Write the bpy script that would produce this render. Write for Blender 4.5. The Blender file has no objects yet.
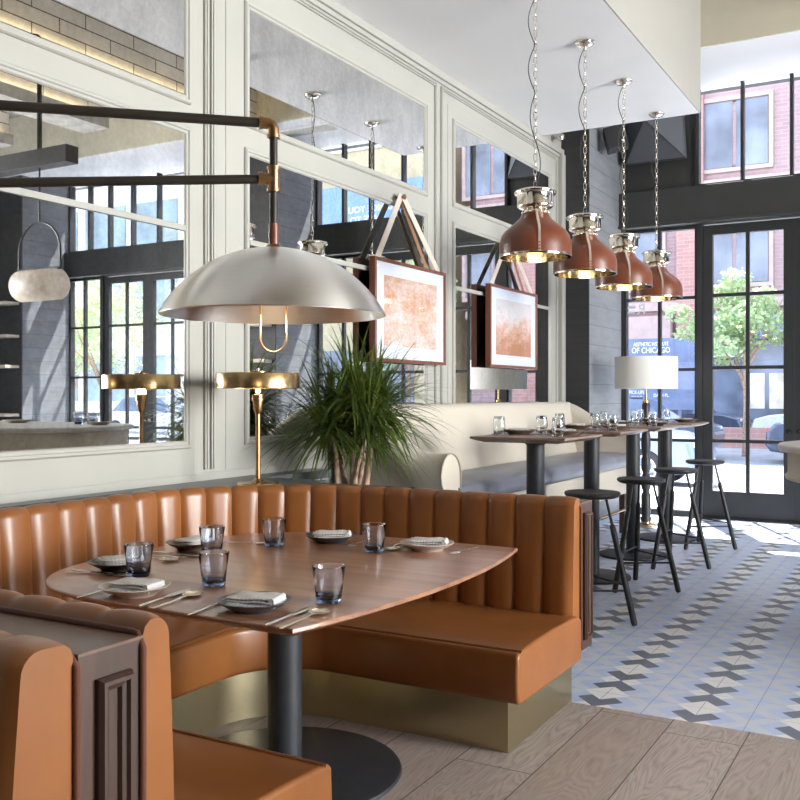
import bpy, bmesh, math, random
from mathutils import Vector, Matrix
random.seed(7)
S = bpy.context.scene
COL = S.collection
PI = math.pi
V = Vector

# ------------------------------------------------------------------ helpers
def tag(o, label=None, cat=None, group=None, kind=None):
    if label: o['label'] = label
    if cat: o['category'] = cat
    if group: o['group'] = group
    if kind: o['kind'] = kind
    return o

def thing(name, label, cat, loc=(0, 0, 0), rz=0.0, group=None):
    o = bpy.data.objects.new(name, None)
    COL.objects.link(o)
    o.location = loc
    o.rotation_euler = (0, 0, rz)
    o.empty_display_size = 0.05
    return tag(o, label, cat, group)

def dup(root, loc=None, rz=None, label=None, group=None):
    r = root.copy(); COL.objects.link(r)
    if loc is not None: r.location = loc
    if rz is not None: r.rotation_euler = (0, 0, rz)
    if label: r['label'] = label
    if group: r['group'] = group
    for ch in list(root.children):
        c = ch.copy(); COL.objects.link(c); c.parent = r
        for g in list(ch.children):
            d = g.copy(); COL.objects.link(d); d.parent = c
    return r

class MB:
    """collects shapes for ONE mesh object"""
    def __init__(self):
        self.b = bmesh.new()
    def box(self, lo, hi, rot=None, pivot=None):
        lo, hi = V(lo), V(hi)
        vs = [V((x, y, z)) for x in (lo.x, hi.x) for y in (lo.y, hi.y) for z in (lo.z, hi.z)]
        if rot is not None:
            p = V(pivot) if pivot is not None else (lo + hi) / 2
            vs = [rot @ (v - p) + p for v in vs]
        v = [self.b.verts.new(q) for q in vs]
        for f in ((0, 1, 3, 2), (4, 6, 7, 5), (0, 4, 5, 1), (2, 3, 7, 6), (0, 2, 6, 4), (1, 5, 7, 3)):
            self.b.faces.new([v[i] for i in f])
        return self
    def bc(self, c, s, rot=None):
        c, s = V(c), V(s) / 2
        return self.box(c - s, c + s, rot)
    def grid(self, rows, close_u=False, close_v=False, cap=False):
        """rows: list of lists of points, quads between"""
        R = [[self.b.verts.new(p) for p in r] for r in rows]
        n = len(R); m = len(R[0])
        for i in range(n if close_u else n - 1):
            for j in range(m if close_v else m - 1):
                a, b_ = R[i], R[(i + 1) % n]
                q = [a[j], a[(j + 1) % m], b_[(j + 1) % m], b_[j]]
                try: self.b.faces.new(q)
                except ValueError: pass
        if cap and not close_u:
            for r in (R[0], R[-1]):
                try: self.b.faces.new(r)
                except ValueError: pass
        return self
    def lathe(self, prof, c=(0, 0, 0), n=32, axis='Z', closed=False, cap=True):
        """prof [(r,z)...] turned round an axis through c"""
        rows = []
        c = V(c)
        for (r, z) in prof:
            r = max(r, 1e-5)
            row = []
            for k in range(n):
                a = 2 * PI * k / n
                p = V((r * math.cos(a), r * math.sin(a), z))
                if axis == 'Y': p = V((p.x, p.z, p.y))
                if axis == 'X': p = V((p.z, p.x, p.y))
                row.append(c + p)
            rows.append(row)
        self.grid(rows, close_u=closed, close_v=True, cap=(cap and not closed))
        return self
    def cyl(self, p0, p1, r0, r1=None, n=16):
        p0, p1 = V(p0), V(p1)
        r1 = r0 if r1 is None else r1
        return self.tube([p0, p1], [r0, r1], n)
    def tube(self, pts, r, n=10, closed=False, up=None):
        pts = [V(p) for p in pts]
        m = len(pts)
        rs = r if isinstance(r, (list, tuple)) else [r] * m
        rows = []
        prev = None
        for i, p in enumerate(pts):
            if closed: t = pts[(i + 1) % m] - pts[i - 1]
            else: t = pts[min(i + 1, m - 1)] - pts[max(i - 1, 0)]
            t.normalize()
            if prev is None:
                u = V((0, 0, 1)) if abs(t.z) < 0.9 else V((1, 0, 0))
            else: u = prev
            x = (u - t * u.dot(t)).normalized()
            prev = x
            y = t.cross(x)
            rows.append([p + (x * math.cos(2 * PI * k / n) + y * math.sin(2 * PI * k / n)) * rs[i] for k in range(n)])
        self.grid(rows, close_u=closed, close_v=True, cap=not closed)
        return self
    def sphere(self, c, r, nu=16, nv=10, sc=(1, 1, 1)):
        c = V(c)
        rows = []
        for i in range(nv + 1):
            a = PI * i / nv
            rr = max(math.sin(a), 1e-4)
            rows.append([c + V((sc[0] * r * rr * math.cos(2 * PI * k / nu), sc[1] * r * rr * math.sin(2 * PI * k / nu), -sc[2] * r * math.cos(a))) for k in range(nu)])
        return self.grid(rows, close_v=True, cap=True)
    def prism(self, poly, z0, z1, fn=None):
        """poly [(x,y)] extruded in z; fn maps (x,y,z)->world"""
        fn = fn or (lambda x, y, z: V((x, y, z)))
        a = [self.b.verts.new(fn(x, y, z0)) for x, y in poly]
        b_ = [self.b.verts.new(fn(x, y, z1)) for x, y in poly]
        n = len(poly)
        self.b.faces.new(a[::-1]); self.b.faces.new(b_)
        for i in range(n):
            self.b.faces.new([a[i], a[(i + 1) % n], b_[(i + 1) % n], b_[i]])
        return self
    def rect(self, o, au, av, an, u0, u1, v0, v1, prof, fill=False):
        """profile [(inset, height)...] swept round a rectangle with mitred corners"""
        o, au, av, an = V(o), V(au), V(av), V(an)
        rows = []
        for (i, h) in prof:
            rows.append([o + au * u + av * v + an * h for u, v in ((u0 + i, v0 + i), (u1 - i, v0 + i), (u1 - i, v1 - i), (u0 + i, v1 - i))])
        self.grid(rows, close_v=True)
        if fill:
            self.b.verts.ensure_lookup_table()
            self.b.faces.new(self.b.verts[-4:])
        return self
    def build(self, name, mat, parent=None, smooth=None, bevel=0.0, seg=2, world=False, doubles=True, subsurf=0):
        b = self.b
        if world and parent is not None:
            inv = Matrix.Translation(parent.location) @ parent.rotation_euler.to_matrix().to_4x4()
            if parent.parent is not None:
                q = parent.parent
                inv = Matrix.Translation(q.location) @ q.rotation_euler.to_matrix().to_4x4() @ inv
            bmesh.ops.transform(b, matrix=inv.inverted(), verts=b.verts)
        if doubles: bmesh.ops.remove_doubles(b, verts=b.verts, dist=1e-6)
        bmesh.ops.recalc_face_normals(b, faces=b.faces)
        me = bpy.data.meshes.new(name)
        b.to_mesh(me); b.free()
        if mat: me.materials.append(mat)
        if smooth is not None:
            for p in me.polygons: p.use_smooth = True
            me.set_sharp_from_angle(angle=math.radians(smooth))
        o = bpy.data.objects.new(name, me)
        COL.objects.link(o)
        if parent is not None: o.parent = parent
        if bevel > 0:
            m = o.modifiers.new('bevel', 'BEVEL'); m.width = bevel; m.segments = seg
            m.limit_method = 'ANGLE'; m.angle_limit = math.radians(40)
            if smooth is None:
                for p in me.polygons: p.use_smooth = True
                m.harden_normals = True
        if subsurf:
            m = o.modifiers.new('sub', 'SUBSURF'); m.levels = subsurf; m.render_levels = subsurf
        return o

def struct(mb, name, mat, parent=None, **k):
    o = mb.build(name, mat, parent, **k)
    if parent is None: o['kind'] = 'structure'
    return o

def label_struct(o, label, cat):
    o['label'] = label; o['category'] = cat; o['kind'] = 'structure'
    return o

def text(body, name, mat, size, loc, rot, parent=None, sx=1.0, align='CENTER', depth=0.002):
    cu = bpy.data.curves.new(name, 'FONT')
    cu.body = body; cu.size = size; cu.extrude = depth; cu.align_x = align
    cu.resolution_u = 3
    cu.materials.append(mat)
    o = bpy.data.objects.new(name, cu)
    COL.objects.link(o)
    o.rotation_euler = rot
    o.scale = (sx, 1, 1)
    dg = bpy.context.evaluated_depsgraph_get()
    me = bpy.data.meshes.new_from_object(o.evaluated_get(dg))
    me.materials.clear(); me.materials.append(mat)
    bpy.data.objects.remove(o); bpy.data.curves.remove(cu)
    o = bpy.data.objects.new(name, me)
    COL.objects.link(o)
    o.rotation_euler = rot
    o.scale = (sx, 1, 1)
    if parent is not None:
        o.parent = parent
        inv = Matrix.Translation(parent.location) @ parent.rotation_euler.to_matrix().to_4x4()
        o.location = inv.inverted() @ V(loc)
    else: o.location = loc
    return o

# ------------------------------------------------------------------ materials
class NT:
    def __init__(self, name):
        self.m = bpy.data.materials.new(name); self.m.use_nodes = True
        self.t = self.m.node_tree
        self.p = self.t.nodes['Principled BSDF']
        self.out = self.t.nodes['Material Output']
    def n(self, typ, **kw):
        x = self.t.nodes.new(typ)
        for k, v in kw.items():
            if k in x.inputs: self.set(x.inputs[k], v)
            else: setattr(x, k, v)
        return x
    def set(self, s, v):
        if hasattr(v, 'is_output'): self.t.links.new(v, s)
        elif hasattr(s.default_value, '__len__') and not hasattr(v, '__len__'): s.default_value = (v, v, v, 1)[:len(s.default_value)]
        elif hasattr(v, '__len__') and len(v) == 3 and len(s.default_value) == 4: s.default_value = (*v, 1)
        else: s.default_value = v
    def math(self, op, a, b=None, c=None):
        x = self.t.nodes.new('ShaderNodeMath'); x.operation = op
        for i, v in enumerate((a, b, c)):
            if v is not None: self.set(x.inputs[i], v)
        return x.outputs[0]
    def mix(self, f, a, b, blend='MIX'):
        x = self.t.nodes.new('ShaderNodeMix'); x.data_type = 'RGBA'; x.blend_type = blend
        self.set(x.inputs['Factor'], f); self.set(x.inputs[6], a); self.set(x.inputs[7], b)
        return x.outputs[2]
    def coord(self, which='Object', scale=(1, 1, 1), rot=(0, 0, 0), loc=(0, 0, 0)):
        tc = self.t.nodes.new('ShaderNodeTexCoord')
        mp = self.t.nodes.new('ShaderNodeMapping')
        self.t.links.new(tc.outputs[which], mp.inputs[0])
        mp.inputs['Scale'].default_value = scale; mp.inputs['Rotation'].default_value = rot; mp.inputs['Location'].default_value = loc
        return mp.outputs[0]
    def pos(self):
        g = self.t.nodes.new('ShaderNodeNewGeometry')
        s = self.t.nodes.new('ShaderNodeSeparateXYZ')
        self.t.links.new(g.outputs['Position'], s.inputs[0])
        return s.outputs
    def noise(self, vec, scale, detail=4, rough=0.5, dist=0.0, out='Fac'):
        x = self.n('ShaderNodeTexNoise', Scale=scale, Detail=detail, Roughness=rough, Distortion=dist)
        if vec is not None: self.t.links.new(vec, x.inputs['Vector'])
        return x.outputs[out]
    def ramp(self, f, stops):
        x = self.t.nodes.new('ShaderNodeValToRGB')
        self.t.links.new(f, x.inputs[0])
        el = x.color_ramp.elements
        while len(el) < len(stops): el.new(0.5)
        for e, (p, c) in zip(el, stops): e.position = p; e.color = (*c, 1) if len(c) == 3 else c
        return x.outputs[0]
    def bump(self, h, strength=0.2, dist=0.01):
        x = self.n('ShaderNodeBump', Strength=strength, Distance=dist)
        self.t.links.new(h, x.inputs['Height'])
        self.t.links.new(x.outputs[0], self.p.inputs['Normal'])
        return self
    def P(self, **kw):
        for k, v in kw.items():
            self.set(self.p.inputs[k.replace('_', ' ')], v)
        return self

def paint(name, col, rough=0.5, var=0.04, scale=3.0, bump=0.0, bscale=60, metal=0.0, spec=0.5, coat=0.0):
    t = NT(name)
    n = t.noise(t.coord(), scale, 4)
    c0 = tuple(max(0, c * (1 - var * 2)) for c in col); c1 = tuple(min(1, c * (1 + var * 2)) for c in col)
    t.P(Base_Color=t.ramp(n, [(0.3, c0), (0.7, c1)]), Roughness=rough, Metallic=metal, Specular_IOR_Level=spec, Coat_Weight=coat)
    if bump: t.bump(t.noise(t.coord(), bscale, 3), bump, 0.002)
    return t.m

def metal(name, col, rough=0.25, brush=None, var=0.08):
    t = NT(name)
    if brush:
        n = t.noise(t.coord(scale=brush), 30, 3)
        t.P(Roughness=t.math('MULTIPLY_ADD', n, 0.25, rough - 0.1))
    else:
        n = t.noise(t.coord(), 8, 3)
        t.P(Roughness=t.math('MULTIPLY_ADD', n, 0.08, rough - 0.03))
    c0 = tuple(c * (1 - var) for c in col); c1 = tuple(min(1, c * (1 + var)) for c in col)
    t.P(Base_Color=t.ramp(n, [(0.3, c0), (0.7, c1)]), Metallic=1.0)
    return t.m

def wood(name, dark, light, axis='X', scale=1.0, rough=0.35, coat=0.0, which='Object', contrast=0.9):
    t = NT(name)
    sc = {'X': (0.42, 11, 11), 'Y': (11, 0.42, 11), 'Z': (11, 11, 0.42)}[axis]
    v = t.coord(which, tuple(s * scale for s in sc))
    n1 = t.noise(v, 1.2, 5, 0.55, 0.15)
    v2 = t.coord(which, tuple(s * scale * 5 for s in sc))
    n2 = t.noise(v2, 2.5, 4, 0.7)
    f = t.math('ADD', t.math('MULTIPLY', n1, 0.75), t.math('MULTIPLY', n2, 0.25))
    mid = tuple((a + b) / 2 for a, b in zip(dark, light))
    t.P(Base_Color=t.ramp(f, [(0.5 - 0.22 / contrast * 0.9, dark), (0.5, mid), (0.5 + 0.2 / contrast * 0.9, light)]),
        Roughness=t.math('MULTIPLY_ADD', n2, 0.15, rough - 0.07), Coat_Weight=coat, Coat_Roughness=0.25)
    t.bump(n2, 0.015, 0.001)
    return t.m

def leather(name, col, rough=0.36, var=0.10, spec=0.5):
    t = NT(name)
    n = t.noise(t.coord(), 3.2, 4, 0.55)
    n2 = t.noise(t.coord(), 220, 2)
    n3 = t.noise(t.coord(), 9, 3, 0.5)
    c0 = tuple(c * (1 - var * 1.8) for c in col); c1 = tuple(min(1, c * (1 + var * 1.6)) for c in col)
    t.P(Base_Color=t.ramp(n, [(0.3, c0), (0.7, c1)]), Specular_IOR_Level=spec,
        Roughness=t.math('MULTIPLY_ADD', n3, 0.10, rough - 0.05))
    t.bump(n2, 0.05, 0.001)
    return t.m

def fabric(name, col, scale=500, rough=0.9, var=0.1, sheen=0.2):
    t = NT(name)
    n = t.noise(t.coord(), scale, 2)
    c0 = tuple(c * (1 - var) for c in col); c1 = tuple(min(1, c * (1 + var)) for c in col)
    t.P(Base_Color=t.ramp(n, [(0.35, c0), (0.65, c1)]), Roughness=rough, Sheen_Weight=sheen)
    t.bump(n, 0.15, 0.001)
    return t.m

def emit(name, col, strength):
    t = NT(name)
    t.P(Base_Color=(0.9, 0.85, 0.75), Emission_Color=col, Emission_Strength=strength)
    return t.m

def pane_glass(name, tint=(1, 1, 1), refl=0.06):
    t = NT(name)
    tr = t.n('ShaderNodeBsdfTransparent', Color=tint)
    gl = t.n('ShaderNodeBsdfGlossy', Roughness=0.01)
    g = t.n('ShaderNodeNewGeometry')
    dp = t.n('ShaderNodeVectorMath'); dp.operation = 'DOT_PRODUCT'
    t.t.links.new(g.outputs['Normal'], dp.inputs[0]); t.t.links.new(g.outputs['Incoming'], dp.inputs[1])
    gz = t.math('SUBTRACT', 1.0, t.math('ABSOLUTE', dp.outputs['Value']))
    mx = t.n('ShaderNodeMixShader')
    t.t.links.new(t.math('MINIMUM', t.math('MULTIPLY_ADD', t.math('POWER', gz, 5.0), 0.6, refl * 0.5), 0.4), mx.inputs[0])
    t.t.links.new(tr.outputs[0], mx.inputs[1]); t.t.links.new(gl.outputs[0], mx.inputs[2])
    t.t.links.new(mx.outputs[0], t.out.inputs[0])
    return t.m

def clear_glass(name, col, rough=0.0, ior=1.45):
    t = NT(name)
    n = t.noise(t.coord(), 20, 2)
    c1 = tuple(min(1, c * 1.05) for c in col)
    t.P(Base_Color=t.ramp(n, [(0.3, col), (0.7, c1)]), Transmission_Weight=1.0, Roughness=rough, IOR=ior)
    return t.m

M = {}
M['wall'] = paint('sage_wall_paint', (0.405, 0.402, 0.365), 0.40, 0.015, 2, 0.03, 90)
M['white'] = paint('white_ceiling_paint', (0.84, 0.84, 0.84), 0.7, 0.01, 2)
M['beige'] = paint('beige_paint', (0.60, 0.56, 0.44), 0.7, 0.02, 2)
M['concrete'] = paint('grey_concrete', (0.42, 0.40, 0.36), 0.75, 0.12, 5, 0.1, 40)
M['black'] = paint('black_steel', (0.022, 0.022, 0.024), 0.42, 0.1, 8)
M['charcoal'] = paint('charcoal_frame_paint', (0.024, 0.025, 0.026), 0.45, 0.06, 6)
M['charcoal2'] = paint('charcoal_beam_paint', (0.034, 0.0345, 0.033), 0.5, 0.05, 4)
M['tablebase'] = paint('black_powder_coat', (0.018, 0.021, 0.026), 0.5, 0.1, 20, 0.05, 200)
M['stool'] = paint('black_stained_wood', (0.022, 0.021, 0.022), 0.45, 0.15, 12)
M['walnut'] = wood('walnut_top', (0.16, 0.065, 0.036), (0.50, 0.255, 0.15), 'X', 1.0, 0.30, 0.7)
M['walnut'].node_tree.nodes['Principled BSDF'].inputs['Coat Roughness'].default_value = 0.2
M['walnut'].node_tree.nodes['Principled BSDF'].inputs['Coat IOR'].default_value = 1.6
M['walnut_v'] = wood('walnut_panel', (0.030, 0.014, 0.009), (0.085, 0.042, 0.026), 'Z', 1.0, 0.45)
M['walnut_y'] = wood('walnut_ledge', (0.08, 0.045, 0.03), (0.20, 0.12, 0.08), 'X', 1.0, 0.35, 0.2)
M['bartop'] = wood('bar_table_wood', (0.14, 0.085, 0.06), (0.32, 0.21, 0.155), 'X', 1.0, 0.35)
M['leather'] = leather('cognac_leather', (0.245, 0.088, 0.022), 0.33)
M['piping'] = fabric('rust_cord', (0.10, 0.026, 0.008), 300, 0.8)
M['pleather'] = leather('chestnut_leather', (0.165, 0.048, 0.021), 0.33, 0.08)
M['bluele'] = leather('slate_blue_leather', (0.20, 0.215, 0.26), 0.36, 0.06)
M['linen'] = fabric('cream_linen', (0.58, 0.53, 0.445), 260, 0.9, 0.06)
M['shade'] = fabric('white_linen_shade', (0.86, 0.86, 0.83), 400, 0.9, 0.04)
M['napkin'] = None
M['brass'] = metal('brushed_brass', (0.56, 0.39, 0.19), 0.24, None, 0.03)
M['brassp'] = metal('brass_plinth', (0.50, 0.43, 0.27), 0.30, (1, 1, 25), 0.05)
M['brassd'] = metal('aged_brass', (0.40, 0.23, 0.11), 0.32)
M['nickel'] = metal('polished_nickel', (0.78, 0.73, 0.65), 0.07)
M['nickelin'] = metal('warm_nickel_lining', (0.70, 0.63, 0.50), 0.10)
def alu_mat():
    t = NT('brushed_aluminium')
    n = t.noise(t.coord('Object', (1, 1, 60)), 6, 3)
    tg = t.n('ShaderNodeTangent'); tg.direction_type = 'RADIAL'; tg.axis = 'Z'
    t.P(Base_Color=t.ramp(n, [(0.3, (0.86, 0.85, 0.82)), (0.7, (0.90, 0.89, 0.86))]), Metallic=1.0, Roughness=0.30, Anisotropic=0.8, Anisotropic_Rotation=0.25)
    t.t.links.new(tg.outputs[0], t.p.inputs['Tangent'])
    return t.m
M['alu'] = alu_mat()
M['steel'] = metal('satin_steel', (0.78, 0.76, 0.72), 0.22)
M['gold_steel'] = metal('champagne_steel', (0.74, 0.66, 0.54), 0.22)
M['pipe'] = paint('dark_bronze_pipe', (0.022, 0.017, 0.012), 0.45, 0.1, 10, spec=0.4)
M['plate_light'] = paint('sand_stoneware', (0.50, 0.42, 0.36), 0.35, 0.08, 20)
M['plate_dark'] = paint('charcoal_stoneware', (0.045, 0.047, 0.055), 0.32, 0.1, 20)
M['plate_brown'] = paint('umber_stoneware', (0.19, 0.13, 0.10), 0.35, 0.1, 20)
M['pane'] = pane_glass('window_glass', (0.95, 0.97, 1.0))
def smoke_mat():
    t = NT('smoky_blue_glass')
    s_ = t.n('ShaderNodeSeparateXYZ'); t.t.links.new(t.coord('Object'), s_.inputs[0])
    c = t.ramp(t.math('DIVIDE', s_.outputs[2], 0.107), [(0.0, (0.035, 0.06, 0.15)), (0.13, (0.30, 0.40, 0.60)), (0.22, (0.80, 0.84, 0.91)), (1.0, (0.86, 0.89, 0.94))])
    t.P(Base_Color=c, Transmission_Weight=1.0, Roughness=0.0, IOR=1.45)
    return t.m
M['smoke'] = smoke_mat()
M['clear'] = clear_glass('clear_glass', (0.94, 0.96, 0.97))
M['picglass'] = None
M['bulb'] = emit('warm_bulb', (1.0, 0.72, 0.4), 2.5)
M['bulb_soft'] = emit('warm_bulb_soft', (1.0, 0.75, 0.45), 4.0)
M['led'] = emit('warm_led_strip', (1.0, 0.80, 0.48), 9.0)
M['frame'] = wood('mahogany_frame', (0.11, 0.03, 0.015), (0.22, 0.075, 0.04), 'Z', 1.5, 0.4)
M['mat'] = paint('white_mat_board', (0.86, 0.85, 0.86), 0.6, 0.01)
M['strap'] = leather('tan_strap_leather', (0.62, 0.55, 0.47), 0.5, 0.05)
M['strapb'] = leather('strap_brown_side', (0.30, 0.16, 0.08), 0.5, 0.05)
M['stone'] = paint('pale_counter_stone', (0.62, 0.60, 0.56), 0.3, 0.06, 8)
M['stone_side'] = paint('counter_front_limewash', (0.60, 0.55, 0.45), 0.6, 0.06, 8)
M['ledge'] = paint('dark_stone_ledge', (0.10, 0.105, 0.11), 0.35, 0.05, 8)
M['decal'] = paint('white_vinyl', (0.9, 0.9, 0.92), 0.5, 0.0)
M['shelf'] = wood('pale_shelf_wood', (0.50, 0.42, 0.33), (0.70, 0.62, 0.50), 'X')
M['seatleg'] = wood('walnut_leg', (0.07, 0.03, 0.02), (0.15, 0.07, 0.045), 'Z')
M['bark'] = paint('pale_bark', (0.36, 0.24, 0.17), 0.8, 0.25, 25, 0.6, 60)
M['pot'] = paint('grey_planter', (0.25, 0.25, 0.24), 0.6, 0.05)
M['soil'] = paint('potting_soil', (0.05, 0.035, 0.025), 0.95, 0.3, 60, 0.5, 80)

def mirror_mat():
    t = NT('antique_mirror')
    v = t.coord('Object', (1, 1.8, 1.0))
    n1 = t.noise(v, 2.6, 7, 0.68, 0.3)
    n2 = t.noise(t.coord(), 40, 4, 0.7)
    f = t.math('ADD', t.math('MULTIPLY', n1, 0.6), t.math('MULTIPLY', n2, 0.4))
    t.P(Base_Color=t.ramp(f, [(0.36, (0.68, 0.685, 0.68)), (0.62, (0.95, 0.95, 0.94))]), Metallic=1.0, Roughness=0.012)
    return t.m
M['mirror'] = mirror_mat()

def board_mat(name, col, h=0.19, axis='Z', rough=0.55):
    """painted boards with a groove every h"""
    t = NT(name)
    px, py, pz = t.pos()
    src = {'X': px, 'Y': py, 'Z': pz}[axis]
    q = t.math('DIVIDE', src, h)
    fr = t.math('FRACT', q)
    gap = t.math('LESS_THAN', fr, 0.035)
    n = t.noise(t.coord('Object', (1, 1, 5)), 2.5, 5, 0.6)
    c = t.ramp(n, [(0.3, tuple(x * 0.86 for x in col)), (0.7, tuple(x * 1.18 for x in col))])
    t.P(Base_Color=t.mix(gap, c, tuple(x * 0.6 for x in col)), Roughness=rough)
    t.bump(t.math('SUBTRACT', 1.0, gap), 0.5, 0.004)
    return t.m
M['board_dark'] = board_mat('dark_boards', (0.026, 0.026, 0.027))  # on the pier fronts, shade from back light is put into the colour
M['board_grey'] = board_mat('lit_boards', (0.19, 0.20, 0.215), 0.21)  # same boards on the pier sides, window light put into the colour

def tile_mat():
    t = NT('encaustic_floor_tile')
    px, py, pz = t.pos()
    ex, ey = 0.1044, 0.1067
    sx = t.math('DIVIDE', t.math('ADD', px, 0.9025), ex)
    sy = t.math('DIVIDE', t.math('SUBTRACT', py, 4.225), ey)
    s = t.math('ABSOLUTE', t.math('WRAP', sx, 2.0, -2.0))
    q = t.math('ABSOLUTE', t.math('WRAP', sy, 2.0, -2.0))
    sq = t.math('ADD', s, q)
    dq = t.math('SUBTRACT', q, s)
    white1 = t.math('LESS_THAN', sq, 1.0)
    dark = t.math('MULTIPLY', t.math('MULTIPLY', t.math('GREATER_THAN', sq, 1.0), t.math('LESS_THAN', sq, 2.0)), t.math('GREATER_THAN', dq, 0.0))
    sm = t.math('ADD', t.math('ABSOLUTE', t.math('SUBTRACT', s, 0.5)), t.math('ABSOLUTE', t.math('SUBTRACT', q, 2.0)))
    white2 = t.math('LESS_THAN', sm, 0.5)
    g1 = t.math('LESS_THAN', t.math('ABSOLUTE', t.math('SUBTRACT', dq, -1.0)), 0.36)
    g2 = t.math('LESS_THAN', t.math('ABSOLUTE', t.math('SUBTRACT', sq, 3.0)), 0.36)
    gg = t.math('MULTIPLY', t.math('MAXIMUM', g1, g2), t.math('GREATER_THAN', s, 0.5))
    n = t.noise(t.coord('Object'), 2.2, 3)
    n2 = t.noise(t.coord('Object'), 14, 4)
    blue = t.ramp(n, [(0.3, (0.46, 0.57, 0.82)), (0.7, (0.56, 0.66, 0.88))])
    c = t.mix(t.math('MULTIPLY', gg, 0.75), blue, (0.66, 0.69, 0.75))
    drk = t.ramp(n, [(0.35, (0.085, 0.105, 0.16)), (0.7, (0.16, 0.185, 0.25))])
    c = t.mix(dark, c, drk)
    c = t.mix(t.math('MAXIMUM', white1, white2), c, (0.86, 0.86, 0.85))
    c = t.mix(t.math('MULTIPLY', n2, 0.16), c, (0.45, 0.44, 0.43))
    # grout at every second half unit
    gx = t.math('LESS_THAN', t.math('ABSOLUTE', t.math('WRAP', sx, 1.0, -1.0)), 0.013)
    gy = t.math('LESS_THAN', t.math('ABSOLUTE', t.math('WRAP', sy, 1.0, -1.0)), 0.010)
    gr = t.math('MAXIMUM', gx, gy)
    c = t.mix(t.math('MULTIPLY', gr, 0.85), c, (0.16, 0.17, 0.19))
    t.P(Base_Color=c, Roughness=t.math('MULTIPLY_ADD', n2, 0.2, 0.27))
    t.bump(t.math('SUBTRACT', 1.0, gr), 0.3, 0.002)
    return t.m
M['tile'] = tile_mat()

def plank_mat():
    t = NT('grey_oak_planks')
    px, py, pz = t.pos()
    w = 0.302
    qx = t.math('DIVIDE', t.math('ADD', px, 0.969), w)
    idx = t.math('FLOOR', qx)
    wn = t.n('ShaderNodeTexWhiteNoise'); wn.noise_dimensions = '1D'
    t.t.links.new(idx, wn.inputs['W'])
    r = wn.outputs['Value']
    yy = t.math('ADD', t.math('DIVIDE', py, 2.2), t.math('MULTIPLY', r, 7.3))
    idy = t.math('FLOOR', yy)
    wn2 = t.n('ShaderNodeTexWhiteNoise'); wn2.noise_dimensions = '2D'
    cb = t.n('ShaderNodeCombineXYZ'); t.t.links.new(idx, cb.inputs[0]); t.t.links.new(idy, cb.inputs[1])
    t.t.links.new(cb.outputs[0], wn2.inputs['Vector'])
    r2 = wn2.outputs['Value']
    cc = t.n('ShaderNodeCombineXYZ')
    t.t.links.new(t.math('ADD', t.math('MULTIPLY', px, 5.0), t.math('MULTIPLY', r2, 37.0)), cc.inputs[0])
    t.t.links.new(t.math('MULTIPLY', py, 0.8), cc.inputs[1])
    n1 = t.noise(cc.outputs[0], 1.3, 3, 0.5, 0.4)
    rings = t.math('FRACT', t.math('MULTIPLY', n1, 22.0))
    rings = t.math('ABSOLUTE', t.math('SUBTRACT', rings, 0.5))
    cf = t.n('ShaderNodeCombineXYZ')
    t.t.links.new(t.math('MULTIPLY', px, 90.0), cf.inputs[0]); t.t.links.new(t.math('MULTIPLY', py, 4.0), cf.inputs[1])
    n2 = t.noise(cf.outputs[0], 1.0, 4, 0.7)
    f = t.math('ADD', t.math('MULTIPLY', rings, 0.62), t.math('MULTIPLY', n2, 0.55))
    c = t.ramp(f, [(0.16, (0.22, 0.17, 0.14)), (0.32, (0.37, 0.31, 0.27)), (0.65, (0.48, 0.42, 0.38))])
    c = t.mix(t.math('MULTIPLY', r2, 0.45), c, (0.30, 0.235, 0.185))
    ex = t.math('ABSOLUTE', t.math('SUBTRACT', t.math('FRACT', qx), 0.5))
    ey = t.math('ABSOLUTE', t.math('SUBTRACT', t.math('FRACT', yy), 0.5))
    gap = t.math('MAXIMUM', t.math('GREATER_THAN', ex, 0.492), t.math('GREATER_THAN', ey, 0.4990))
    c = t.mix(gap, c, (0.075, 0.06, 0.05))
    t.P(Base_Color=c, Roughness=t.math('MULTIPLY_ADD', n2, 0.2, 0.38))
    t.bump(t.math('ADD', t.math('MULTIPLY', f, 0.25), t.math('SUBTRACT', 1.0, gap)), 0.25, 0.003)
    return t.m
M['plank'] = plank_mat()

def napkin_mat():
    t = NT('striped_napkin_linen')
    tc = t.coord('Object')
    s = t.n('ShaderNodeSeparateXYZ'); t.t.links.new(tc, s.inputs[0])
    fr = t.math('FRACT', t.math('MULTIPLY', s.outputs[0], 95.0))
    st = t.math('LESS_THAN', fr, 0.22)
    band = t.math('GREATER_THAN', t.noise(t.coord('Object', (14, 0.01, 0.01)), 3, 1), 0.45)
    n = t.noise(tc, 600, 2)
    base = t.ramp(n, [(0.3, (0.60, 0.585, 0.57)), (0.7, (0.70, 0.685, 0.67))])
    t.P(Base_Color=t.mix(t.math('MULTIPLY', t.math('MULTIPLY', st, band), 0.6), base, (0.38, 0.35, 0.35)), Roughness=0.9)
    t.bump(n, 0.2, 0.001)
    return t.m
M['napkin'] = napkin_mat()

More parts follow.
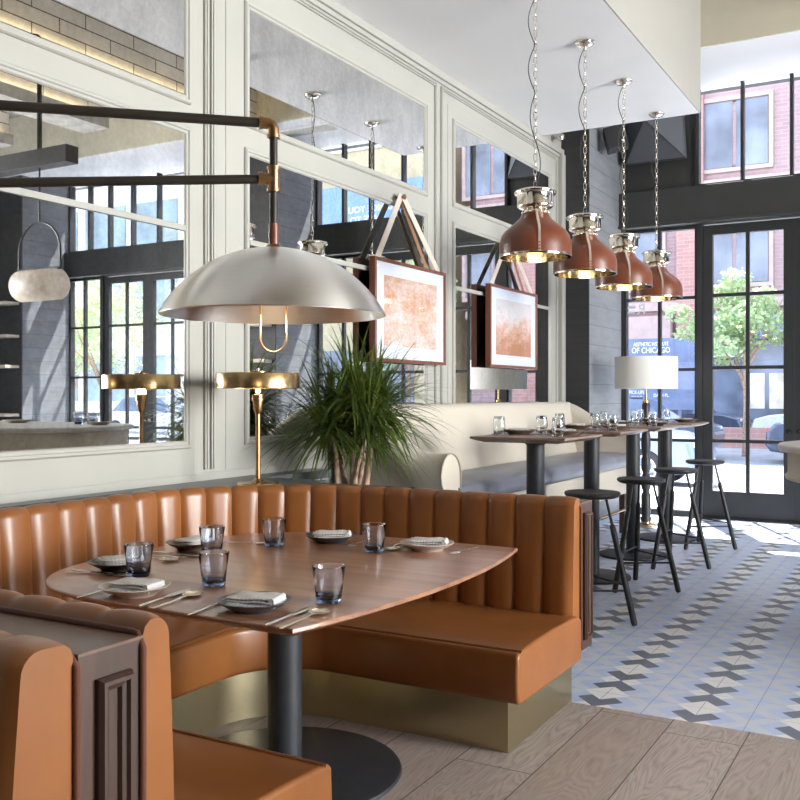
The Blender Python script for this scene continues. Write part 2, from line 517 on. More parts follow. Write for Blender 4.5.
def print_mat(name, seed, horizon):
    """faded sepia photograph print: orange tonal blotches on off-white"""
    t = NT(name)
    v = t.coord('Generated', (1, 1, 1), loc=(seed, seed * 2, 0))
    n1 = t.noise(v, 4.0, 10, 0.75, 0.05)
    n2 = t.noise(v, 26, 5, 0.7)
    tc = t.t.nodes.new('ShaderNodeTexCoord')
    s = t.n('ShaderNodeSeparateXYZ'); t.t.links.new(tc.outputs['Generated'], s.inputs[0])
    z = s.outputs[2]
    f = t.math('ADD', t.math('MULTIPLY', n1, 0.8), t.math('MULTIPLY', n2, 0.45))
    f = t.math('ADD', f, t.math('MULTIPLY', t.math('SUBTRACT', z, 0.5), horizon))
    c = t.ramp(f, [(0.42, (0.60, 0.26, 0.13)), (0.58, (0.80, 0.46, 0.30)), (0.78, (0.87, 0.78, 0.72))])
    t.P(Base_Color=c, Roughness=0.25)
    return t.m

def leaf_mat(name, c0, c1, c2, rough=0.35):
    t = NT(name)
    n = t.noise(t.coord(), 9, 3)
    t.P(Base_Color=t.ramp(n, [(0.3, c0), (0.5, c1), (0.72, c2)]), Roughness=rough)
    t.p.inputs['Subsurface Weight'].default_value = 0.0
    tr = t.n('ShaderNodeBsdfTranslucent', Color=(c2[0] * 1.6, c2[1] * 1.6, c2[2] * 1.2))
    mx = t.n('ShaderNodeMixShader'); mx.inputs[0].default_value = 0.28
    t.t.links.new(t.p.outputs[0], mx.inputs[1]); t.t.links.new(tr.outputs[0], mx.inputs[2])
    t.t.links.new(mx.outputs[0], t.out.inputs[0])
    return t.m
M['leaf'] = leaf_mat('dracaena_leaf', (0.020, 0.040, 0.010), (0.050, 0.085, 0.016), (0.14, 0.195, 0.032))
M['leaf_tree'] = leaf_mat('street_tree_leaf', (0.22, 0.33, 0.20), (0.32, 0.44, 0.25), (0.52, 0.58, 0.36), 0.7)

def milk_glass():
    t = NT('alabaster_shade')
    n = t.noise(t.coord(), 9, 6, 0.65)
    c = t.ramp(n, [(0.3, (0.62, 0.52, 0.42)), (0.7, (0.80, 0.74, 0.65))])
    t.P(Base_Color=c, Roughness=0.4, Emission_Color=c, Emission_Strength=0.22)
    return t.m
M['alabaster'] = milk_glass()

def brick_mat(name, c1, c2, mortar, scale=1.0, bw=0.24, bh=0.075):
    t = NT(name)
    px, py, pz = t.pos()
    cb = t.n('ShaderNodeCombineXYZ')
    t.t.links.new(t.math('ADD', px, t.math('MULTIPLY', py, 0.73)), cb.inputs[0]); t.t.links.new(pz, cb.inputs[1])
    b = t.n('ShaderNodeTexBrick', Color1=(*c1, 1), Color2=(*c2, 1), Mortar=(*mortar, 1), Scale=scale)
    b.inputs['Brick Width'].default_value = bw; b.inputs['Row Height'].default_value = bh
    b.inputs['Mortar Size'].default_value = 0.008
    t.t.links.new(cb.outputs[0], b.inputs['Vector'])
    n = t.noise(cb.outputs[0], 0.8, 4)
    t.P(Base_Color=t.mix(t.math('MULTIPLY', n, 0.5), b.outputs['Color'], c2), Roughness=0.85)
    return t.m
M['brick'] = brick_mat('street_brick', (0.29, 0.185, 0.185), (0.35, 0.24, 0.24), (0.39, 0.335, 0.35), 1.0, 0.4, 0.13)
M['brick_red'] = brick_mat('red_brick', (0.36, 0.18, 0.16), (0.42, 0.23, 0.20), (0.42, 0.36, 0.36), 1.0, 0.4, 0.13)

def tile_board_mat():
    t = NT('ceiling_board_blocks')
    px, py, pz = t.pos()
    cb = t.n('ShaderNodeCombineXYZ')
    t.t.links.new(t.math('ADD', py, 0.15), cb.inputs[0]); t.t.links.new(t.math('SUBTRACT', pz, 4.78), cb.inputs[1])
    b = t.n('ShaderNodeTexBrick', Color1=(0.70, 0.67, 0.62, 1), Color2=(0.78, 0.75, 0.70, 1), Mortar=(0.09, 0.06, 0.045, 1), Scale=1.0)
    b.inputs['Brick Width'].default_value = 0.66; b.inputs['Row Height'].default_value = 0.148
    b.inputs['Mortar Size'].default_value = 0.006
    t.t.links.new(cb.outputs[0], b.inputs['Vector'])
    t.P(Base_Color=b.outputs['Color'], Roughness=0.8)
    return t.m
M['tboard'] = tile_board_mat()

# outside
M['pave'] = paint('pale_pavement', (0.80, 0.78, 0.75), 0.85, 0.06, 1.5)
M['asphalt'] = paint('asphalt', (0.30, 0.30, 0.31), 0.9, 0.08, 2)
M['curb'] = paint('kerb_stone', (0.45, 0.45, 0.45), 0.85, 0.05)
M['stucco'] = paint('tan_stucco', (0.46, 0.39, 0.25), 0.85, 0.04)
M['office'] = paint('pale_precast', (0.55, 0.54, 0.51), 0.8, 0.03)
M['trimstone'] = paint('pale_red_stone', (0.44, 0.33, 0.31), 0.8, 0.05)
M['winblue'] = paint('blue_window_pane', (0.15, 0.175, 0.235), 0.2, 0.3, 0.6, spec=0.8)
M['winteal'] = paint('teal_window_band', (0.17, 0.24, 0.27), 0.2, 0.2, 0.5, spec=0.8)
M['navy'] = paint('blue_fascia', (0.13, 0.17, 0.29), 0.5, 0.08)
M['billboard'] = paint('pale_blue_billboard', (0.17, 0.27, 0.48), 0.6, 0.06, 0.4)
M['carblue'] = paint('grey_blue_car_paint', (0.22, 0.28, 0.40), 0.25, 0.03, coat=0.6)
M['carsilver'] = paint('silver_car_paint', (0.55, 0.58, 0.62), 0.25, 0.03, coat=0.6)
M['cardark'] = paint('dark_car_paint', (0.045, 0.06, 0.10), 0.2, 0.03, coat=0.6)
M['carglass'] = paint('car_window', (0.07, 0.10, 0.16), 0.08, 0.1, spec=0.8)
M['rubber'] = paint('tyre_rubber', (0.03, 0.03, 0.035), 0.8, 0.1)
M['rim'] = paint('alloy_wheel', (0.72, 0.73, 0.75), 0.3, 0.03)
M['redlens'] = paint('red_lens', (0.65, 0.06, 0.05), 0.3, 0.05)
M['greensig'] = emit('green_signal', (0.1, 0.9, 0.55), 2.5)
M['greensign'] = paint('green_street_sign', (0.05, 0.35, 0.25), 0.5, 0.05)
M['poster'] = paint('tan_poster', (0.70, 0.62, 0.50), 0.7, 0.12, 2)

# ------------------------------------------------------------------ camera
AY = math.radians(29.7)
cam = bpy.data.objects.new('camera', bpy.data.cameras.new('camera'))
COL.objects.link(cam)
cam.location = (0, 0, 1.36)
cam.rotation_euler = (PI / 2, 0, AY)
cam.data.sensor_width = 36.0
cam.data.lens = 36.0 * 947.0 / 800.0
cam.data.shift_y = -5.0 / 800.0
cam.data.clip_start = 0.05; cam.data.clip_end = 300
S.camera = cam

# ------------------------------------------------------------------ setting
XW, YB, ZS = -3.5, 10.83, 3.96          # left wall, window wall, lowered ceiling
XE = -1.93                               # edge of the lowered ceiling
XR = 7.0; YF = -3.4; ZT = 5.9

struct(MB().box((XW - 0.1, YF - 0.2, -0.12), (XR + 0.1, 4.02, 0)), 'floor', M['plank'])
struct(MB().box((XW - 0.1, 4.02, -0.12), (XR + 0.1, YB + 0.05, 0.0)), 'floor_tile', M['tile'])
struct(MB().box((XW - 0.2, YF - 0.2, 0), (XW, YB + 0.2, ZT)), 'wall_left', M['wall'])

# moulded panels on the left wall
AU, AV, AN = (0, 1, 0), (0, 0, 1), (1, 0, 0)
k_ = 0
for y0, y1 in ((1.28, 3.995), (4.018, 6.715), (6.79, 9.46)):
    for a, b in ((y0, y0 + 0.012), (y0 + 0.018, y0 + 0.03), (y1 - 0.03, y1 - 0.018), (y1 - 0.012, y1)):
        k_ += 1
        struct(MB().box((XW, a, 0.952), (XW + 0.016, b, 3.85)), 'trim_%d' % (40 + k_), M['wall'], bevel=0.004)
    k_ += 1
    struct(MB().box((XW, y0 + 0.03, 3.82), (XW + 0.016, y1 - 0.03, 3.832)).box((XW, y0 + 0.03, 3.838), (XW + 0.016, y1 - 0.03, 3.85)), 'trim_%d' % (40 + k_), M['wall'], bevel=0.004)
struct(MB().box((XW, YF, 0.0), (XW + 0.010, 9.5, 0.932)), 'trim_39', M['wall'], bevel=0.003)
struct(MB().box((XW, 4.15, 0.94), (XW + 0.004, 6.60, 3.74)), 'trim_38', M['wall'], bevel=0.002)
struct(MB().box((XW, 6.92, 0.94), (XW + 0.004, 9.36, 3.74)), 'trim_37', M['wall'], bevel=0.002)
struct(MB().box((XW, 1.30, 0.94), (XW + 0.004, 3.90, 3.74)), 'trim_36', M['wall'], bevel=0.002)
struct(MB().box((XW, YF, 3.90), (XW + 0.035, 9.6, ZS)).box((XW, YF, 3.865), (XW + 0.018, 9.6, 3.90)), 'trim_4', M['wall'], bevel=0.006)
struct(MB().box((XW, YF, 0.0), (XW + 0.02, 9.6, 0.845)).box((XW, YF, 0.845), (XW + 0.028, 9.6, 0.86)), 'trim_5', M['wall'])
struct(MB().box((XW, 9.50, 0.0), (XW + 0.05, 9.615, 3.90)), 'trim_6', M['wall'], bevel=0.006)

# mirrors
MF = [(-0.042, 0), (-0.042, 0.014), (-0.034, 0.024), (-0.022, 0.024), (-0.017, 0.016), (-0.004, 0.016), (0.0, 0.010), (0.003, 0.006)]
for (y0, y1, who) in ((1.42, 3.81, 'nearest to the dome lamp wall arm'), (4.35, 6.51, 'behind the leafy plant'), (7.04, 9.22, 'at the far end over the cream sofa')):
    for (z0, z1, lvl) in ((1.115, 2.75, 'lower'), (2.955, 3.60, 'upper')):
        place = {0: 'left of the brass table lamp', 1: 'behind the leafy plant', 2: 'nearest the window wall'}[(1.42, 4.35, 7.04).index(y0)]
        t = thing('wall_mirror', '%s antique wall mirror in sage moulded frame %s' % (lvl, place), 'mirror', (XW, (y0 + y1) / 2, z0), group='framed mirrors on the panelled wall')
        MB().box((XW + 0.002, y0 - 0.002, z0 - 0.002), (XW + 0.007, y1 + 0.002, z1 + 0.002)).build('mirror_glass', M['mirror'], t, world=True)
        MB().rect((XW, 0, 0), AU, AV, AN, y0, y1, z0, z1, MF).build('frame', M['wall'], t, world=True)
        if lvl == 'lower':
            MB().box((XW + 0.007, y0, 2.232), (XW + 0.018, y1, 2.264)).build('crossbar', M['wall'], t, world=True, bevel=0.003)

# lowered ceiling
struct(MB().box((XW, YF, ZS), (XE, 8.95, ZT)), 'ceiling_soffit', M['white'])
struct(MB().box((XE, YF, ZS + 0.001), (XE + 0.012, 8.95, 5.55)), 'ceiling_soffit_face', paint('warm_grey_paint', (0.37, 0.36, 0.325), 0.7, 0.01))
struct(MB().box((XE, 9.55, 4.78), (XR, 9.9, ZT)).box((XW, 9.55, 4.78), (XE, 9.9, ZT)), 'trim_7', M['beige'])
struct(MB().box((XW, 9.57, 4.772), (XR, YB + 0.1, 4.9)), 'ceiling_bay', M['white'])
struct(MB().box((XE, YF, 5.55), (XR, 9.56, 5.7)).box((XW, 8.95, 5.55), (XE, 9.56, 5.7)), 'ceiling', M['concrete'])

# ceiling beams with block faces and light coves
for i, (x, y1) in enumerate(((0.47, 9.55), (1.9, 8.35), (3.6, 8.3))):
    struct(MB().box((x, YF, 4.64), (x + 0.45, y1, 4.78)), 'trim_%d' % (8 + i), M['concrete'])
    struct(MB().box((x + 0.09, YF, 4.78), (x + 0.36, y1, 5.55)), 'wall_beam_%d' % (i + 1), M['tboard'])
    lt = MB().box((x + 0.04, YF + 0.3, 4.781), (x + 0.07, y1 - 0.1, 4.79)).build('cove_light_strip', M['led'])
    tag(lt, ['warm cove light strip on the ceiling beam seen in the top left mirror', 'warm cove light strip on the middle ceiling beam', 'warm cove light strip on the farthest ceiling beam'][i], 'light', group='cove lights on the ceiling beams')

# piers
struct(MB().box((XW, 9.61, 0), (-3.20, YB, 4.78)), 'wall_pier_left', M['board_grey'])
struct(MB().box((XW, 9.595, 0), (-3.195, 9.612, 4.78)), 'wall_pier_front', M['board_dark'])
struct(MB().box((0.50, 9.87, 0), (1.80, YB, 4.78)), 'wall_pier_middle', M['board_grey'])
struct(MB().box((0.495, 9.855, 0), (1.805, 9.872, 4.78)), 'wall_pier_middle_front', M['board_dark'])
struct(MB().box((5.40, 9.87, 0), (XR, YB, 4.78)), 'wall_pier_right', M['board_grey'])
struct(MB().box((5.395, 9.855, 0), (XR, 9.872, 4.78)), 'wall_pier_right_front', M['board_dark'])
rw = MB()
for y0, y1 in ((YF - 0.2, 0.7), (3.7, 4.0), (7.0, YB)): rw.box((XR, y0, 0), (XR + 0.15, y1, ZT))  # gaps added in the unseen wall to admit side fill
rw.box((XR, YF, 0), (XR + 0.15, YB, 0.5)).box((XR, YF, 5.0), (XR + 0.15, YB, ZT))
struct(rw, 'wall_right', M['wall'])
struct(MB().box((XW, YB, 4.78), (XR, YB + 0.25, ZT)), 'wall_back', M['charcoal2'])
struct(MB().box((XW - 0.2, YF - 0.2, 0), (XR + 0.15, YF, ZT)), 'wall_front', M['board_dark'])

# header beam over the windows
for i, (x0, x1) in enumerate(((-3.2, 0.5), (1.8, 5.4))):
    struct(MB().box((x0, YB - 0.16, 3.255), (x1, YB + 0.12, 3.665)).box((x0, YB - 0.19, 3.255), (x1, YB - 0.15, 3.29)), 'trim_%d' % (20 + i), M['charcoal2'], bevel=0.004)

win_n = [0]
def window(x0, x1, z0, z1, muls, bars, label, fw=0.035, d=0.09):
    win_n[0] += 1
    t = bpy.data.objects.new('window_%d' % win_n[0], None); COL.objects.link(t)
    t.location = ((x0 + x1) / 2, YB, z0)
    label_struct(t, label, 'window')
    m = MB()
    for a, b in ((x0, x0 + fw), (x1 - fw, x1)): m.box((a, YB - d / 2, z0), (b, YB + d / 2, z1))
    m.box((x0 + fw, YB - d / 2, z0), (x1 - fw, YB + d / 2, z0 + fw)).box((x0 + fw, YB - d / 2, z1 - fw), (x1 - fw, YB + d / 2, z1))
    for x in muls: m.box((x - 0.017, YB - d / 2 + 0.012, z0 + fw), (x + 0.017, YB + d / 2 - 0.012, z1 - fw))
    for z in bars: m.box((x0 + fw, YB - d / 2 + 0.015, z - 0.017), (x1 - fw, YB + d / 2 - 0.015, z + 0.017))
    m.build('frame', M['charcoal'], t, world=True)
    MB().box((x0 + fw, YB - 0.004, z0 + fw), (x1 - fw, YB + 0.004, z1 - fw)).build('glass', M['pane'], t, world=True)
    return t
door_n = [0]
def door(x0, x1, label, hinge):
    """glazed door leaf, two by four panes"""
    door_n[0] += 1
    t = bpy.data.objects.new('door_%d' % door_n[0], None); COL.objects.link(t)
    t.location = ((x0 + x1) / 2, YB, 0)
    label_struct(t, label, 'door')
    gl, gr_ = x0 + 0.11, x1 - 0.11
    z0, z1, gz0, gz1 = 0.02, 3.235, 0.30, 3.13
    m = MB()
    a, b = YB - 0.035, YB + 0.035
    m.box((x0, a, z0), (gl, b, z1)).box((gr_, a, z0), (x1, b, z1)).box((gl, a, z0), (gr_, b, gz0)).box((gl, a, gz1), (gr_, b, z1))
    xm = (gl + gr_) / 2
    m.box((xm - 0.019, a + 0.012, gz0), (xm + 0.019, b - 0.012, gz1))
    for z in (0.855, 1.66, 2.46): m.box((gl, a + 0.013, z - 0.019), (gr_, b - 0.013, z + 0.019))
    m.build('door_leaf', M['charcoal'], t, world=True)
    MB().box((gl, YB - 0.004, gz0), (gr_, YB + 0.004, gz1)).build('glass', M['pane'], t, world=True)
    hx = x1 - 0.055 if hinge else x0 + 0.055
    h = MB().cyl((hx, a, 0.97), (hx, a - 0.02, 0.97), 0.024, n=16)
    h.cyl((hx, a - 0.018, 0.97), (hx, a - 0.05, 0.97), 0.011, n=12)
    h.build('handle', M['nickel'], t, world=True, smooth=40)

def facade(x0, first):
    """one bay: window, pair of doors, window below; six lights above"""
    s = x0
    w = 'left bay of the window wall' if first else 'right bay of the window wall'
    window(s + 0.02, s + 0.86, 0.03, 3.25, (s + 0.43,), (0.85, 1.645, 2.45), 'tall sidelight window with lettering beside the floor lamp' if first else 'tall sidelight window left in the ' + w)
    door(s + 0.905, s + 1.8595, 'dark glazed door leaf %s' % ('with a tree seen through it' if first else 'left in the ' + w), True)
    door(s + 1.8605, s + 2.815, 'dark glazed door leaf right in the ' + w, False)
    window(s + 2.86, s + 3.68 - (0.08 if not first else 0), 0.03, 3.25, (s + 3.27,), (0.85, 1.645, 2.45), 'tall sidelight window right in the ' + w)
    m = MB()
    for x in (s + 0.88, s + 2.838): m.box((x - 0.028, YB - 0.06, 0), (x + 0.028, YB + 0.06, 3.26))
    m.box((s, YB - 0.06, 0), (s + 0.02, YB + 0.06, 3.26)).box((s + 0.02, YB - 0.06, 0), (s + 0.86, YB + 0.06, 0.03))
    m.box((s + 0.9, YB - 0.09, 0), (s + 2.82, YB + 0.09, 0.018)).box((s + 2.86, YB - 0.06, 0), (s + 3.6, YB + 0.06, 0.03))
    struct(m, 'trim_%d' % (24 + (0 if first else 1)), M['charcoal'])
facade(-3.20, True)
facade(1.80, False)
window(-2.36, 0.5, 3.665, 4.86, (-1.87, -1.37, -0.87, -0.37, 0.06), (), 'clerestory window strip above the dark header beam', d=0.12)
window(1.8, 5.4, 3.665, 4.86, (2.35, 2.9, 3.45, 4.0, 4.5, 4.95), (), 'clerestory window strip in the right bay of the window wall', d=0.12)
# dark infill beside the clerestory
struct(MB().box((-3.2, YB - 0.02, 3.665), (-2.36, YB + 0.06, 4.78)), 'wall_back_infill', M['charcoal2'])

# pyramid hood, speaker, chrome spot
t = thing('air_diffuser', 'black pyramid shaped air diffuser panel beside the clerestory window', 'vent', (-2.8, 10.6, 3.9))
m = MB()
c = [V((-3.17, 10.72, 4.66)), V((-2.50, 10.72, 4.66)), V((-2.44, 10.60, 3.98)), V((-3.10, 10.60, 3.98))]
ap = V((-2.8, 10.28, 4.36))
bk = [p + V((0, 0.1, 0)) for p in c]
vs = [m.b.verts.new(p) for p in c]; va = m.b.verts.new(ap); vb = [m.b.verts.new(p) for p in bk]
for i in range(4):
    m.b.faces.new([vs[i], vs[(i + 1) % 4], va]); m.b.faces.new([vs[i], vb[i], vb[(i + 1) % 4], vs[(i + 1) % 4]])
m.b.faces.new(vb)
m.build('hood', paint('slate_hood', (0.075, 0.08, 0.09), 0.35, 0.05), t, world=True)
m = MB()
for p in c: m.tube([p, ap + V((0, -0.004, 0))], 0.006, 6)
m.build('rib', M['charcoal'], t, world=True, smooth=40)

t = thing('wall_speaker', 'black wedge loudspeaker tilted down near the dark pier', 'speaker', (-3.02, 9.95, 4.1))
rt = Matrix.Rotation(math.radians(-14), 3, 'Y') @ Matrix.Rotation(math.radians(20), 3, 'Z')
MB().bc((0, 0, 0), (0.22, 0.18, 0.25), rt).build('cabinet', M['black'], t, bevel=0.012)
MB().bc(rt @ V((0.06, -0.092, -0.06)), (0.022, 0.004, 0.022), rt).build('badge', M['rim'], t)
MB().cyl((0, 0.1, 0), (-0.15, 0.18, 0.05), 0.02).build('bracket', M['black'], t, smooth=40)
t = thing('ceiling_spotlight', 'small chrome spotlight at the end of the wall cornice', 'light', (-3.40, 9.30, 4.02))
MB().sphere((0, 0, 0), 0.045).build('housing', M['nickel'], t, smooth=60)
MB().cyl((0, 0, 0.02), (-0.08, 0.1, 0.02), 0.014).build('stem', M['nickel'], t, smooth=40)
t = thing('ceiling_grille', 'white louvred air grille in the ceiling near the window bay, seen in the mirror', 'vent', (0.15, 9.98, 4.767))
m = MB().box((-0.5, -0.14, -0.012), (0.5, 0.14, 0.004)); m.build('frame', M['white'], t, bevel=0.003)
for k in range(9): MB().box((-0.46, -0.115 + k * 0.028, -0.022), (0.46, -0.108 + k * 0.028, -0.010)).build('slat', M['office'], t)

# shelves on the front faces of the piers (seen in the mirrors)
def shelf(x0, x1, z, where):
    o = MB().box((x0, 9.60, z - 0.022), (x1, 9.856, z + 0.022)).build('wall_shelf', M['shelf'], bevel=0.003)
    tag(o, 'pale wood shelf %s' % where, 'shelf', 'pale shelves on the dark piers')
for z, w in ((1.05, 'lowest'), (1.80, 'second lowest'), (2.27, 'second highest'), (2.78, 'topmost')):
    shelf(5.45, 6.95, z, w + ' on the far dark pier in the left mirror')
    shelf(0.55, 1.75, z, w + ' on the middle dark pier behind the plant')

# ------------------------------------------------------------------ banquette
def arc(cx, cy, r, a0, a1, n):
    return [V((cx + r * math.cos(a0 + (a1 - a0) * i / n), cy + r * math.sin(a0 + (a1 - a0) * i / n), 0)) for i in range(n + 1)]
def u_path(xend, yfar, ynear, xleft, r, seglens, per):
    """rounded U; returns densely sampled points per segment with fixed counts"""
    pts = []
    n1, n2, n3 = [s * per for s in seglens]
    a = V((xend, yfar, 0)); b = V((xleft + r, yfar, 0))
    pts += [a.lerp(b, i / n1) for i in range(n1)]
    pts += arc(xleft + r, yfar - r, r, PI / 2, PI, n2)[:-1]
    a = V((xleft, yfar - r, 0)); b = V((xleft, ynear + r, 0))
    pts += [a.lerp(b, i / n3) for i in range(n3)]
    pts += arc(xleft + r, ynear + r, r, PI, 1.5 * PI, n2)[:-1]
    a = V((xleft + r, ynear, 0)); b = V((xend, ynear, 0))
    pts += [a.lerp(b, i / n1) for i in range(n1 + 1)]
    return pts
SEG = (7, 10, 6); PER = 10        # pads per straight, arc, side
XEND = -1.38
P_out = u_path(XEND, 4.02, 1.385, -3.23, 0.88, SEG, PER)
P_in = u_path(XEND, 3.255, 2.065, -2.50, 0.28, SEG, PER)
P_car = u_path(XEND, 4.185, 1.222, -3.39, 1.03, SEG, PER)

def pad_rows(outer, inner, per, dtop, dbot, zb, zt):
    """tufted back: one row of points per path sample"""
    rows = []
    for i, (o, q) in enumerate(zip(outer, inner)):
        nrm = (q - o).normalized()
        ph = (i % per) / per
        x = abs(2 * ph - 1.0)
        bul = (1 - x ** 3.4)
        if i in (0, len(outer) - 1): bul = 0.15
        A = 0.026; B = 0.013
        prof = [(0.004, zb), (dbot - A * (1 - bul), zb)]
        for k in range(1, 8):
            f = k / 8
            prof.append((dbot + (dtop - dbot) * f - (A + (B - A) * f * f) * (1 - bul) + 0.006 * math.sin(PI * f), zb + (zt - 0.045 - zb) * f))
        zz = zt - 0.007 * (1 - bul)
        rr = 0.042
        for k in range(0, 6):
            a = PI / 2 * k / 5
            prof.append((dtop - B * (1 - bul) - rr + rr * math.cos(a), zz - rr + rr * math.sin(a)))
        prof += [(0.02, zz - 0.002), (0.006, zz - 0.012), (0.0, zz - 0.03)]
        rows.append([o + nrm * d + V((0, 0, z)) for d, z in prof])
    return rows
ban = thing('banquette', 'curved cognac leather channel-back banquette wrapped around the walnut dining table', 'banquette', (-2.4, 2.75, 0))
MB().grid(pad_rows(P_out, P_in, PER, 0.085, 0.115, 0.34, 0.915), close_v=True, cap=True).build('backrest', M['leather'], ban, smooth=50, world=True)
# seat
def seat_rows(outer, inner, zb, zt):
    rows = []
    for o, q in zip(outer, inner):
        L = (q - o).length; n = (q - o) / L
        prof = [(0.05, zb), (L - 0.03, zb), (L - 0.006, zb + 0.01), (L, zb + 0.04), (L + 0.004, zb + 0.1)]
        for k in range(6):
            a = PI / 2 * k / 5
            prof.append((L - 0.026 + 0.026 * math.cos(a), zt - 0.026 + 0.022 * math.sin(a)))
        prof += [(L - 0.034, zt - 0.006), (L - 0.05, zt - 0.001), (L - 0.2, zt + 0.006), (L * 0.5, zt + 0.008), (0.10, zt), (0.05, zt - 0.02)]
        rows.append([o + n * d + V((0, 0, z)) for d, z in prof])
    return rows
P_o2 = [p.copy() for p in P_out]; P_i2 = [p.copy() for p in P_in]
def shift_ends(ps, dx):
    ps[0] = ps[0] + V((dx, 0, 0)); ps[-1] = ps[-1] + V((dx, 0, 0)); return ps
so = [p.copy() for p in P_out]; si = [p.copy() for p in P_in]
for q_ in (so, si): q_[0] = q_[0] + V((0.026, 0, 0))
MB().grid(seat_rows(so, si, 0.205, 0.405), close_v=True, cap=True).build('seat', M['leather'], ban, smooth=50, world=True, bevel=0.022, seg=4)
# welt seam along the seat edge and up the ends
def offs(frac_from_inner, z):
    out = []
    for o, q in zip(so, si):
        n = (q - o).normalized()
        out.append(q - n * frac_from_inner + V((0, 0, z)))
    return out
MB().tube(offs(0.030, 0.4005), 0.0035, 6).tube(offs(0.040, 0.4035), 0.002, 6).build('seat_welt', M['leather'], ban, smooth=60, world=True)
# brass plinth
rows = []
for o, q in zip(P_out, P_in):
    n = (q - o).normalized(); L = (q - o).length
    o2 = V((min(o.x, XEND - 0.045), o.y, 0)); q2 = V((min(q.x, XEND - 0.045), q.y, 0))
    rows.append([q2 - n * 0.07 + V((0, 0, z)) for z in (0.0, 0.212)] + [o2 - n * 0.02 + V((0, 0, z)) for z in (0.212, 0.0)])
MB().grid(rows, close_v=True, cap=True).build('plinth', M['brassp'], ban, smooth=30, world=True)
# walnut carcass behind the leather
rows = []
for o, q in zip(P_out, P_car):
    rows.append([o + V((0, 0, 0.225)), o + V((0, 0, 0.875)), q + V((0, 0, 0.875)), q + V((0, 0, 0.225))])
MB().grid(rows, close_v=True, cap=True).build('carcass', M['walnut_v'], ban, smooth=30, world=True)
rows = []
for o, q in zip(P_out, P_car):
    rows.append([o + V((0, 0, 0.875)), o + V((0, 0, 0.881)), q + V((0, 0, 0.881)), q + V((0, 0, 0.875))])
MB().grid(rows, close_v=True, cap=True).build('ledge_top', M['walnut_y'], ban, smooth=30, world=True)
PM = [(0, 0), (0, 0.010), (0.006, 0.020), (0.014, 0.020), (0.018, 0.012), (0.026, 0.009), (0.03, 0.0)]
MB().rect((XEND, 0, 0), AU, AV, AN, 1.262, 1.348, 0.30, 0.825, PM).build('end_panel', M['walnut_v'], ban, world=True)
MB().rect((XEND, 0, 0), AU, AV, AN, 4.06, 4.15, 0.27, 0.835, PM).build('end_panel', M['walnut_v'], ban, world=True)
# rust cord piping between leather and wood
pp = [p + V((0, 0, 0.885)) for p in P_out]
pp = [V((XEND + 0.004, 4.022, 0.24))] + [V((XEND + 0.004, 4.022, 0.86))] + pp[1:-1] + [V((XEND + 0.004, 1.381, 0.86)), V((XEND + 0.004, 1.381, 0.24))]
MB().tube(pp, 0.0075, 8).build('piping', M['piping'], ban, smooth=60, world=True)

# dark stone ledge filling the gap to the wall
poly = []
led = [p for p in P_car if p.x < -2.3]
ta = thing('wall_ledge', 'dark stone ledge between the curved banquette and the panelled wall', 'ledge', (-3.4, 2.7, 0))
rows = []
for p in led:
    rows.append([p + V((0, 0, 0.84)), p + V((0, 0, 0.893)), V((XW + 0.001, p.y, 0.893)), V((XW + 0.001, p.y, 0.84))])
MB().grid(rows, close_v=True, cap=True).build('slab', M['ledge'], ta, world=True)
MB().box((XW + 0.001, 4.18, 0.84), (-2.9, 4.30, 0.893)).box((XW + 0.001, 4.30, 0.84), (XW + 0.16, 4.98, 0.893)).build('slab', M['ledge'], ta, world=True)
MB().box((XW + 0.02, 4.2, 0.0), (-2.92, 4.28, 0.84)).build('support', M['ledge'], ta, world=True)

# second booth, back to back with the first
b2 = thing('banquette', 'cognac leather booth back in the bottom left corner, back to back with the curved one', 'banquette', (-2.3, 1.0, 0))
n2 = 9
po = [V((XEND - i / (PER) * 0.135, 1.210, 0)) for i in range(n2 * PER + 1)]
pi_ = [p + V((0, -0.7, 0)) for p in po]
MB().grid(pad_rows(po, pi_, PER, 0.125, 0.17, 0.34, 0.915), close_v=True, cap=True).build('backrest', M['leather'], b2, smooth=50, world=True)
MB().grid(seat_rows(po, [p + V((0, -0.62, 0)) for p in po], 0.205, 0.405), close_v=True, cap=True).build('seat', M['leather'], b2, smooth=50, world=True)
MB().box((-2.6, 0.66, 0), (XEND - 0.045, 1.21, 0.206)).build('plinth', M['brassp'], b2, world=True)
MB().tube([V((XEND + 0.004, 1.215, 0.24)), V((XEND + 0.004, 1.215, 0.86)), V((XEND - 0.02, 1.215, 0.886)), V((-2.6, 1.215, 0.886))], 0.0075, 8).build('piping', M['piping'], b2, smooth=60, world=True)

# ------------------------------------------------------------------ dining table
dt = thing('dining_table', 'walnut dining table with rounded end on black pedestal', 'table', (-2.06, 2.77, 0))
out = []
for k in range(21):
    f = k / 20; y = 2.005 + (3.515 - 2.005) * f
    out.append((-1.465 + 0.085 * (1 - (2 * f - 1) ** 2), y))
cx_, cy_ = -2.23, 2.76
for k in range(61):
    a = PI / 2 + PI * k / 60
    c_, s_ = math.cos(a), math.sin(a)
    out.append((-2.0 - 0.732 * abs(c_) ** (2 / 3.1), cy_ + 0.755 * math.copysign(abs(s_) ** (2 / 3.1), s_)))
m = MB()
cen = V((-2.1, 2.76, 0))
rows = []
for ins, z in ((0.05, 0.718), (0.004, 0.735), (0.0, 0.738), (0.0, 0.746), (0.003, 0.7495), (0.006, 0.75)):
    rows.append([V((x, y, z)) - (V((x, y, 0)) - cen).normalized() * ins for x, y in out])
m.grid(rows, close_v=True, cap=True)
m.build('tabletop', M['walnut'], dt, smooth=35, world=True)
MB().lathe([(0.062, 0.02), (0.062, 0.72)], n=40).build('pedestal', M['tablebase'], dt, smooth=40)
